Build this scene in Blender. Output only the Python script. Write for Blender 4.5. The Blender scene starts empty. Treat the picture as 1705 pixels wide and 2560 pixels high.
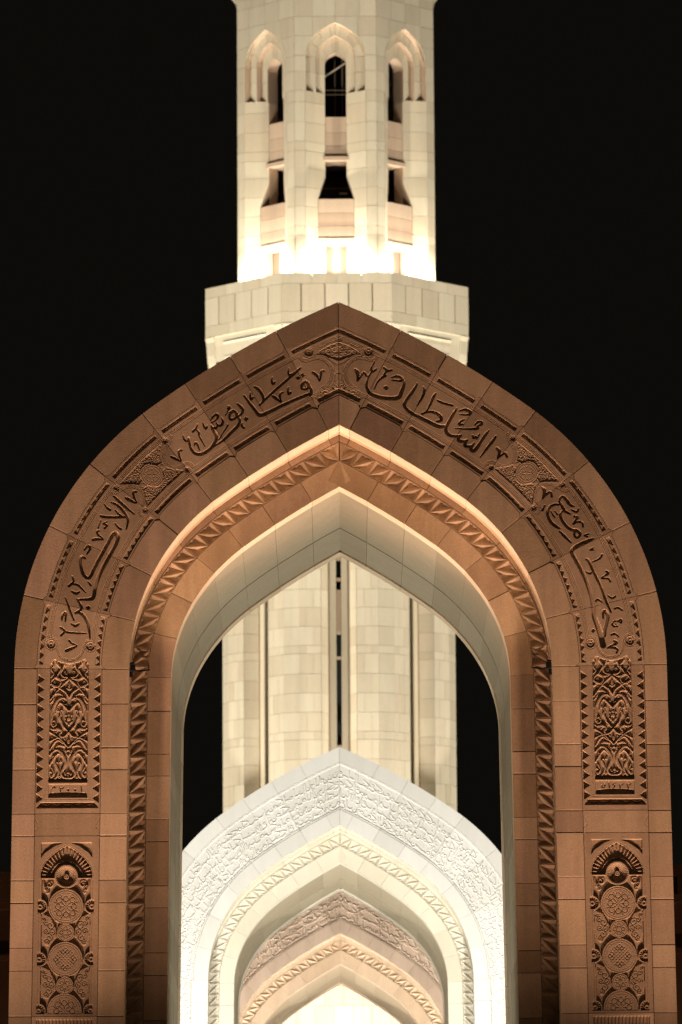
import bpy, math, random, json
import numpy as np
from mathutils import Matrix, Vector

# ------------------------------------------------------------------ camera, world, light, exposure
scene = bpy.context.scene
COL = scene.collection
rad = math.radians

cam_data = bpy.data.cameras.new("camera")
cam = bpy.data.objects.new("camera", cam_data)
COL.objects.link(cam)
cam_data.sensor_fit = 'VERTICAL'
cam_data.sensor_height = 36.0
cam_data.lens = 36.0 * 15000.0 / 2560.0          # long telephoto lens, about 211 mm
cam_data.clip_start = 1.0
cam_data.clip_end = 3000.0
cam_data.dof.use_dof = True
cam_data.dof.focus_distance = 96.0
cam_data.dof.aperture_fstop = 3.7
cam.matrix_world = Matrix.Translation((0, 0, 1.6)) @ Matrix.Rotation(rad(99.4), 4, 'X') @ Matrix.Rotation(rad(-0.36), 4, 'Z')
scene.camera = cam

world = bpy.data.worlds.new("World")
scene.world = world
world.use_nodes = True
bg = world.node_tree.nodes["Background"]
bg.inputs["Color"].default_value = (1.0, 0.86, 0.66, 1)     # night sky over a lit town
bg.inputs["Strength"].default_value = 0.0040

scene.view_settings.view_transform = 'Standard'
scene.view_settings.look = 'None'
scene.view_settings.exposure = 0.0
scene.view_settings.gamma = 1.0
scene.cycles.use_denoising = True
scene.cycles.max_bounces = 5
scene.cycles.diffuse_bounces = 3
scene.cycles.sample_clamp_indirect = 4.0

def spot(name, loc, target, watts, color, angle=60, blend=.6, size=.25):
    l = bpy.data.lights.new(name, 'SPOT')
    l.energy = watts; l.color = color; l.spot_size = rad(angle); l.spot_blend = blend; l.shadow_soft_size = size
    o = bpy.data.objects.new(name, l)
    COL.objects.link(o)
    o.location = loc
    o.rotation_euler = (Vector(target) - Vector(loc)).to_track_quat('-Z', 'Y').to_euler()
    return o

Y1, Y2, Y3, YM = 94.0, 151.0, 180.0, 265.0       # gate fronts and minaret axis, metres from the camera
X1, X2, X3, XM = -0.022, -0.077, -0.10, -0.128
WARM = (1.0, .60, .395)
# floods on the ground before the first gate, grazing up its face
for x, w in ((-1, 1.0), (1, .95)):
    spot('flood_lamp', (x * 6.0, Y1 - 4.2, .3), (x * 4.2, Y1, 18.0), 14500 * w, WARM, 30, 1.0, .3)
    spot('flood_lamp', (x * 1.8, Y1 - 4.2, .3), (x * 2.0, Y1, 19.0), 8000 * w, WARM, 36, 1.0, .3)
# small floods at the springing, lighting the recessed order
spot('recess_lamp', (-3.1, Y1 + .12, 14.95), (.4, Y1 + .7, 19.0), 38, (1, .64, .37), 120, .6, .3)
spot('recess_lamp', (3.05, Y1 + .12, 14.95), (-.4, Y1 + .7, 19.0), 32, (1, .64, .37), 120, .6, .3)
# passage of the first gate
spot('passage_lamp', (-2.0, Y1 + 5.6, .3), (-.6, Y1 + 5.6, 16), 4100, (1, .95, .80), 60, .6, .3)
spot('passage_lamp', (2.0, Y1 + 5.6, .3), (.6, Y1 + 5.6, 16), 4100, (1, .95, .80), 60, .6, .3)
# white gate
for x in (-7, 7):
    spot('flood_lamp', (x, Y2 - 15, .4), (x * .2, Y2, 19), 23500, (1, .945, .84), 50, .5, .5)
spot('passage_lamp', (0, Y2 + 4.5, .3), (0, Y2 + 4.5, 17), 4200, (1, .97, .82), 60, .6, .3)
# rose gate
for x in (-6, 6):
    spot('flood_lamp', (x, Y3 - 9, .4), (x * .2, Y3, 18), 25000, (1, .87, .74), 55, .5, .5)
spot('passage_lamp', (0, Y3 + 4.5, .3), (0, Y3 + 4.5, 17), 700, (1, .92, .74), 60, .6, .3)
# minaret: ground floods and lamps on the balcony
for x, w in ((-34, 1.0), (32, .74)):
    spot('flood_lamp', (XM + x * 1.25, YM - 22, .5), (XM, YM - 4, 38), 190000 * w, (1, .93, .80), 52, .7, .8)
    spot('flood_lamp', (XM + x * .7, YM - 44, .5), (XM, YM - 5, 65), 115000 * w, (1, .93, .80), 32, 1.0, .8)
spot('flood_lamp', (XM - 2, YM - 46, .5), (XM, YM - 5, 62), 70000, (1, .93, .80), 40, 1.0, .8)
spot('flood_lamp', (XM, YM - 20, .5), (XM, YM - 7, 20), 90000, (1, .94, .84), 32, .8, .8)
for a in (-45, 0, 45):
    for u in (-.86, .86):
        n = (math.sin(rad(a)), -math.cos(rad(a))); t = (math.cos(rad(a)), math.sin(rad(a)))
        r = 5.0
        p = (XM + n[0] * r + t[0] * u, YM + n[1] * r + t[1] * u, 55.05)
        q = (XM + n[0] * 4.1 + t[0] * u * .9, YM + n[1] * 4.1 + t[1] * u * .9, 59.5)
        spot('balcony_lamp', p, q, 850, (1, .93, .80), 150, .6, .12)
# added dim fill spots that lift the side buildings
for x in (-11, 11):
    spot('wall_fill', (x, 134, .3), (x * .85, 140, 14), 900, (1, .5, .28), 70, .8, .3)
# small lamps below the corbels of the balcony
for a in (-45, 0, 45):
    n = (math.sin(rad(a)), -math.cos(rad(a)))
    spot('corbel_lamp', (XM + n[0] * 6.6, YM + n[1] * 6.6, 48.6), (XM + n[0] * 5.5, YM + n[1] * 5.5, 52.4), 230, (1, .93, .78), 100, .6, .15)
# added spots far before the gate, not real lamps: weak frontal fill
for x in (-16, 16):
    spot('fill_spot', (x, 38, 10), (x * .1, Y1, 15), 1700, (1, .66, .42), 40, .8, .6)


# ------------------------------------------------------------------ materials
def stone_mat(name, col, col2, rough=.8, grain=.35, bump=.25, scale=1.0, rnd=.16, streak=.12):
    m = bpy.data.materials.new(name); m.use_nodes = True
    nt = m.node_tree; N = nt.nodes; L = nt.links
    bsdf = N["Principled BSDF"]
    bsdf.inputs["Roughness"].default_value = rough
    bsdf.inputs["Specular IOR Level"].default_value = .25
    tc = N.new("ShaderNodeTexCoord")
    n1 = N.new("ShaderNodeTexNoise"); n1.inputs["Scale"].default_value = 1.3 * scale; n1.inputs["Detail"].default_value = 6; n1.inputs["Roughness"].default_value = .6
    n2 = N.new("ShaderNodeTexNoise"); n2.inputs["Scale"].default_value = 38 * scale; n2.inputs["Detail"].default_value = 3
    n3 = N.new("ShaderNodeTexNoise"); n3.inputs["Scale"].default_value = 7 * scale; n3.inputs["Detail"].default_value = 5
    for n in (n1, n2, n3): L.new(tc.outputs["Object"], n.inputs["Vector"])
    oi = N.new("ShaderNodeObjectInfo")
    r1 = N.new("ShaderNodeValToRGB"); r1.color_ramp.elements[0].position = .32; r1.color_ramp.elements[1].position = .68
    r1.color_ramp.elements[0].color = (*col2, 1); r1.color_ramp.elements[1].color = (*col, 1)
    add = N.new("ShaderNodeMath"); add.operation = 'MULTIPLY_ADD'; add.inputs[1].default_value = .45; 
    L.new(oi.outputs["Random"], add.inputs[0])
    sc = N.new("ShaderNodeMath"); sc.operation = 'MULTIPLY'; sc.inputs[1].default_value = .62
    mx = N.new("ShaderNodeMix"); mx.data_type = 'FLOAT'; mx.inputs[0].default_value = .4
    L.new(n1.outputs["Fac"], mx.inputs[2]); L.new(n3.outputs["Fac"], mx.inputs[3])
    L.new(mx.outputs[0], sc.inputs[0]); L.new(sc.outputs[0], add.inputs[2])
    L.new(add.outputs[0], r1.inputs["Fac"])
    mr = N.new("ShaderNodeMapRange"); mr.inputs[1].default_value = .25; mr.inputs[2].default_value = .75
    mr.inputs[3].default_value = 1 - grain * .5; mr.inputs[4].default_value = 1 + grain * .3
    L.new(n2.outputs["Fac"], mr.inputs[0])
    mr2 = N.new("ShaderNodeMapRange"); mr2.inputs[3].default_value = 1 - rnd; mr2.inputs[4].default_value = 1 + rnd * .5
    L.new(oi.outputs["Random"], mr2.inputs[0])
    mp_ = N.new("ShaderNodeMapping"); mp_.inputs["Scale"].default_value = (3.2 * scale, 3.2 * scale, .35 * scale)
    L.new(tc.outputs["Object"], mp_.inputs["Vector"])
    n4 = N.new("ShaderNodeTexNoise"); n4.inputs["Scale"].default_value = 1.0; n4.inputs["Detail"].default_value = 7; n4.inputs["Roughness"].default_value = .65
    L.new(mp_.outputs[0], n4.inputs["Vector"])
    mr4 = N.new("ShaderNodeMapRange"); mr4.inputs[1].default_value = .34; mr4.inputs[2].default_value = .66
    mr4.inputs[3].default_value = 1 - streak; mr4.inputs[4].default_value = 1 + streak * .4
    L.new(n4.outputs["Fac"], mr4.inputs[0])
    mm0 = N.new("ShaderNodeMath"); mm0.operation = 'MULTIPLY'
    L.new(mr.outputs[0], mm0.inputs[0]); L.new(mr4.outputs[0], mm0.inputs[1])
    mm = N.new("ShaderNodeMath"); mm.operation = 'MULTIPLY'
    L.new(mm0.outputs[0], mm.inputs[0]); L.new(mr2.outputs[0], mm.inputs[1])
    vm = N.new("ShaderNodeVectorMath"); vm.operation = 'SCALE'
    L.new(r1.outputs["Color"], vm.inputs[0]); L.new(mm.outputs[0], vm.inputs["Scale"])
    L.new(vm.outputs[0], bsdf.inputs["Base Color"])
    bp = N.new("ShaderNodeBump"); bp.inputs["Strength"].default_value = bump; bp.inputs["Distance"].default_value = .01
    ad2 = N.new("ShaderNodeMath"); ad2.operation = 'ADD'
    L.new(n2.outputs["Fac"], ad2.inputs[0]); L.new(n3.outputs["Fac"], ad2.inputs[1])
    L.new(ad2.outputs[0], bp.inputs["Height"]); L.new(bp.outputs[0], bsdf.inputs["Normal"])
    return m

def plain_mat(name, col, rough=.6, metal=0):
    m = bpy.data.materials.new(name); m.use_nodes = True
    b = m.node_tree.nodes["Principled BSDF"]
    n = m.node_tree.nodes.new("ShaderNodeTexNoise"); n.inputs["Scale"].default_value = 9
    r = m.node_tree.nodes.new("ShaderNodeValToRGB")
    r.color_ramp.elements[0].color = (*[c * .75 for c in col], 1); r.color_ramp.elements[1].color = (*[min(1, c * 1.2) for c in col], 1)
    m.node_tree.links.new(n.outputs["Fac"], r.inputs["Fac"]); m.node_tree.links.new(r.outputs[0], b.inputs["Base Color"])
    b.inputs["Roughness"].default_value = rough; b.inputs["Metallic"].default_value = metal
    return m

M = dict(
    sand=stone_mat("sandstone", (.50, .37, .255), (.40, .285, .19), rnd=.14, streak=.18),
    trim=stone_mat("lit_trim_stone", (.80, .64, .47), (.72, .56, .39), grain=.2, rnd=.06),  # stronger light on the lips is put into this paler colour
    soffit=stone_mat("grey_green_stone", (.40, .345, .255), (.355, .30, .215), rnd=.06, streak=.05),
    white=stone_mat("white_marble", (.78, .77, .72), (.73, .715, .66), rough=.6, grain=.1, bump=.12, rnd=.03, streak=.05),
    wtrim=stone_mat("ivory_marble", (.66, .62, .52), (.62, .57, .46), rough=.6, grain=.1, bump=.12, rnd=.03, streak=.05),
    sand2=stone_mat("dusky_sandstone", (.49, .355, .255), (.375, .262, .185), rnd=.14, streak=.2),
    sand3=stone_mat("ochre_sandstone", (.515, .385, .255), (.415, .295, .185), rnd=.12, streak=.2),
    cream2=stone_mat("pinkish_limestone", (.705, .605, .445), (.655, .545, .39), grain=.12, bump=.15, scale=.5, rnd=.04, streak=.08),
    pink=stone_mat("rose_sandstone", (.56, .455, .36), (.50, .40, .31), grain=.2, rnd=.05),
    cream=stone_mat("cream_limestone", (.70, .615, .455), (.65, .555, .40), grain=.12, bump=.15, scale=.5, rnd=.04, streak=.08),
    rose=stone_mat("rose_limestone", (.62, .46, .33), (.56, .40, .28), grain=.15, bump=.2, scale=.5, rnd=.08),
    mortar=stone_mat("mortar", (.16, .12, .08), (.12, .09, .06)),
    mortar_pale=stone_mat("pale_mortar", (.62, .53, .37), (.56, .47, .32)),
    rosetrim=stone_mat("rose_trim_stone", (.56, .46, .345), (.51, .41, .30), grain=.15, rnd=.04),
    dark=plain_mat("painted_shade", (.012, .011, .010), .9),  # near-black colour paints in the shade of the unlit interior
    black=plain_mat("black_metal", (.012, .012, .013), .5, .2),
    glass=plain_mat("lamp_glass", (.6, .6, .58), .1),
    wall=stone_mat("brown_stone", (.32, .2, .12), (.26, .16, .09)),
    ground=stone_mat("paving_stone", (.40, .35, .28), (.33, .28, .22), scale=.4),
)

# ------------------------------------------------------------------ object helpers
def empty(name, loc, label, cat, group=None):
    o = bpy.data.objects.new(name, None); COL.objects.link(o); o.location = loc
    o['label'] = label; o['category'] = cat
    if group: o['group'] = group
    return o

def link_mesh(name, me, mat, parent):
    if mat is not None:
        me.materials.clear(); me.materials.append(mat)
    o = bpy.data.objects.new(name, me); COL.objects.link(o)
    if parent is not None: o.parent = parent
    return o

def quad_mesh(name, V, F):
    """fast mesh from an (n,3) vertex array and an (m,4) face array"""
    me = bpy.data.meshes.new(name)
    V = np.asarray(V, dtype=np.float32); F = np.asarray(F, dtype=np.int32)
    me.vertices.add(len(V)); me.vertices.foreach_set("co", V.ravel())
    me.loops.add(F.size); me.loops.foreach_set("vertex_index", F.ravel())
    me.polygons.add(len(F))
    me.polygons.foreach_set("loop_start", np.arange(0, F.size, 4, dtype=np.int32))
    me.polygons.foreach_set("loop_total", np.full(len(F), 4, dtype=np.int32))
    me.update(calc_edges=True); me.shade_flat()
    return me

def poly_mesh(name, V, F):
    me = bpy.data.meshes.new(name); me.from_pydata([tuple(v) for v in V], [], [tuple(f) for f in F]); me.update()
    return me

def grid_mesh(name, X, Y, Z, skirt=.05, axis=1, sign=1):
    """a surface grid with walls going back along one axis round its border"""
    a, b = X.shape
    V = np.stack([X, Y, Z], -1).reshape(-1, 3)
    I = np.arange(a * b).reshape(a, b)
    F = np.stack([I[:-1, :-1], I[1:, :-1], I[1:, 1:], I[:-1, 1:]], -1).reshape(-1, 4)
    if skirt:
        ring = np.concatenate([I[:, 0], I[-1, 1:], I[-2::-1, -1], I[0, -2:0:-1]])
        W_ = V[ring].copy()
        if axis == 1: W_[:, 1] = W_[:, 1].min() + skirt if False else W_[:, 1] + skirt
        n0 = len(V); n = len(ring)
        V = np.concatenate([V, W_])
        k = np.arange(n); k2 = (k + 1) % n
        F = np.concatenate([F, np.stack([ring[k2], ring[k], n0 + k, n0 + k2], -1)])
    return quad_mesh(name, V, F)

def slab(name, pts, back, mat, parent):
    """front polygon with side walls: a shallow stone"""
    n = len(pts); V = [Vector(p) for p in pts]; B = [p + Vector(back) for p in V]
    F = [tuple(range(n))] + [((i + 1) % n, i, n + i, n + (i + 1) % n) for i in range(n)]
    return link_mesh(name, poly_mesh(name, V + B, F), mat, parent)

def boxm(name, x0, x1, y0, y1, z0, z1, mat, parent, bev=0):
    V = [(x, y, z) for x in (x0, x1) for y in (y0, y1) for z in (z0, z1)]
    F = [(0, 1, 3, 2), (4, 6, 7, 5), (0, 4, 5, 1), (2, 3, 7, 6), (0, 2, 6, 4), (1, 5, 7, 3)]
    o = link_mesh(name, poly_mesh(name, V, F), mat, parent)
    if bev:
        md = o.modifiers.new("bevel", 'BEVEL'); md.width = bev; md.segments = 2
    return o

# ------------------------------------------------------------------ the pointed arch
# four-centred curve of the outer edge; s = length along it from the springing (negative: down the pier), d = offset outward
W, ZS, R1, TH, R2 = 5.1586, 14.6205, 5.2495, 0.94348, 15.3305
C1 = (W - R1, ZS); C2 = (C1[0] + (R1 - R2) * math.cos(TH), ZS + (R1 - R2) * math.sin(TH))
S1 = TH * R1
BAT = .014
def P(s, d):
    s = np.asarray(s, float); d = np.asarray(d, float); s, d = np.broadcast_arrays(s, d)
    a1 = np.clip(s, 0, S1) / R1
    a2 = TH + (s - S1) / R2
    x = np.where(s < 0, W + d - BAT * s, np.where(s <= S1, C1[0] + (R1 + d) * np.cos(a1), C2[0] + (R2 + d) * np.cos(a2)))
    z = np.where(s < 0, ZS + s, np.where(s <= S1, C1[1] + (R1 + d) * np.sin(a1), C2[1] + (R2 + d) * np.sin(a2)))
    return x, z
def s_apex(d, gap=0.0):
    return S1 + (np.arccos((gap - C2[0]) / (R2 + np.asarray(d, float))) - TH) * R2
def warp(s):
    t = np.clip(np.asarray(s, float) / 5.0, 0, 1)
    return -.11 * t * t * (3 - 2 * t)
JA = [.07, 1.252, 2.435, 3.617, 4.783, 5.618, 6.457, 7.297, None]           # joints of the arch, None = apex
JP = [-6.51, -5.797, -5.44, -4.725, -4.367, -3.654, -3.30, -2.599, -2.247, -1.55, -1.2, -.507, .07]
G = .0048

# ------------------------------------------------------------------ carved relief
class Relief:
    def __init__(self, res, zlo=-5.7, zhi=6.1):
        self.r = res; self.x0 = -5.45; self.z0 = zlo
        self.H = np.zeros((int((zhi - zlo) / res) + 2, int(10.9 / res) + 2), np.float32)
    def win(self, xa, xb, za, zb):
        h, w = self.H.shape
        i0 = max(0, int((za - self.z0) / self.r)); i1 = min(h, int((zb - self.z0) / self.r) + 2)
        j0 = max(0, int((xa - self.x0) / self.r)); j1 = min(w, int((xb - self.x0) / self.r) + 2)
        if i1 <= i0 or j1 <= j0: return None
        X = self.x0 + np.arange(j0, j1) * self.r; Z = self.z0 + np.arange(i0, i1) * self.r
        return (slice(i0, i1), slice(j0, j1)), X[None, :], Z[:, None]
    def stroke(self, pts, depth=.03, edge=.012, ground=None, smooth=True):
        """pts = [(x, z, width)...]; cuts to -depth, or with ground raises from -ground to -depth"""
        p = np.asarray(pts, float)
        if len(p) == 1: q = p
        else:
            out = []
            n = len(p)
            for i in range(n - 1):
                a = p[max(i - 1, 0)]; b = p[i]; c = p[i + 1]; e = p[min(i + 2, n - 1)]
                k = max(2, int(np.hypot(*(c - b)[:2]) / .007) + 1)
                t = np.linspace(0, 1, k, endpoint=(i == n - 2))[:, None]
                if smooth and n > 2: out.append(.5 * ((2 * b) + (c - a) * t + (2 * a - 5 * b + 4 * c - e) * t * t + (3 * b - a - 3 * c + e) * t ** 3))
                else: out.append(b + (c - b) * t)
            q = np.concatenate(out)
        for x, z, w in q:
            r = max(w * .5, .003)
            g = self.win(x - r - .002, x + r + .002, z - r - .002, z + r + .002)
            if g is None: continue
            sl, X, Z = g
            f = np.clip((r - np.hypot(X - x, Z - z)) / min(edge, r), 0, 1)
            if ground is None: self.H[sl] = np.minimum(self.H[sl], -depth * f)
            else: self.H[sl] = np.maximum(self.H[sl], -ground + (ground - depth) * f)
    def poly(self, pts, depth, ground=None):
        p = np.asarray(pts, float)
        g = self.win(p[:, 0].min(), p[:, 0].max(), p[:, 1].min(), p[:, 1].max())
        if g is None: return
        sl, X, Z = g
        X, Z = np.broadcast_arrays(X, Z)
        ins = np.zeros(X.shape, bool)
        n = len(p)
        for i in range(n):
            x1, z1 = p[i]; x2, z2 = p[(i + 1) % n]
            if z1 == z2: continue
            c = ((z1 > Z) != (z2 > Z)) & (X < (x2 - x1) * (Z - z1) / (z2 - z1) + x1)
            ins ^= c
        if ground is None: self.H[sl] = np.where(ins, np.minimum(self.H[sl], -depth), self.H[sl])
        else: self.H[sl] = np.where(ins, -depth, self.H[sl])
    def circle(self, x, z, r, w, depth, a0=0, a1=360, **k):
        n = max(6, int(abs(a1 - a0) / 15))
        A = np.radians(np.linspace(a0, a1, n + 1))
        self.stroke([(x + r * math.cos(a), z + r * math.sin(a), w) for a in A], depth, **k)
    def disc(self, x, z, r, depth):
        A = np.radians(np.arange(0, 360, 9))
        self.poly([(x + r * math.cos(a), z + r * math.sin(a)) for a in A], depth, ground=1)
    def curl(self, x, z, r, a0, turns, w, depth, flip=1, **k):
        n = max(6, int(turns * 14))
        pts = []
        for i in range(n + 1):
            t = i / n; a = a0 + flip * t * turns * 2 * math.pi
            rr = r * (1 - .78 * t)
            pts.append((x + rr * math.cos(a), z + rr * math.sin(a), w * (1 - .2 * t)))
        self.stroke(pts, depth, **k)
    def sample(self, x, zrel):
        fj = (np.asarray(x) - self.x0) / self.r; fi = (np.asarray(zrel) - self.z0) / self.r
        h, w = self.H.shape
        ok = (fi >= 0) & (fi <= h - 2) & (fj >= 0) & (fj <= w - 2)
        fi = np.clip(fi, 0, h - 2.001); fj = np.clip(fj, 0, w - 2.001)
        i = fi.astype(int); j = fj.astype(int); a = fi - i; b = fj - j
        Hh = self.H
        v = Hh[i, j] * (1 - a) * (1 - b) + Hh[i + 1, j] * a * (1 - b) + Hh[i, j + 1] * (1 - a) * b + Hh[i + 1, j + 1] * a * b
        return np.where(ok, v, 0)

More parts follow.
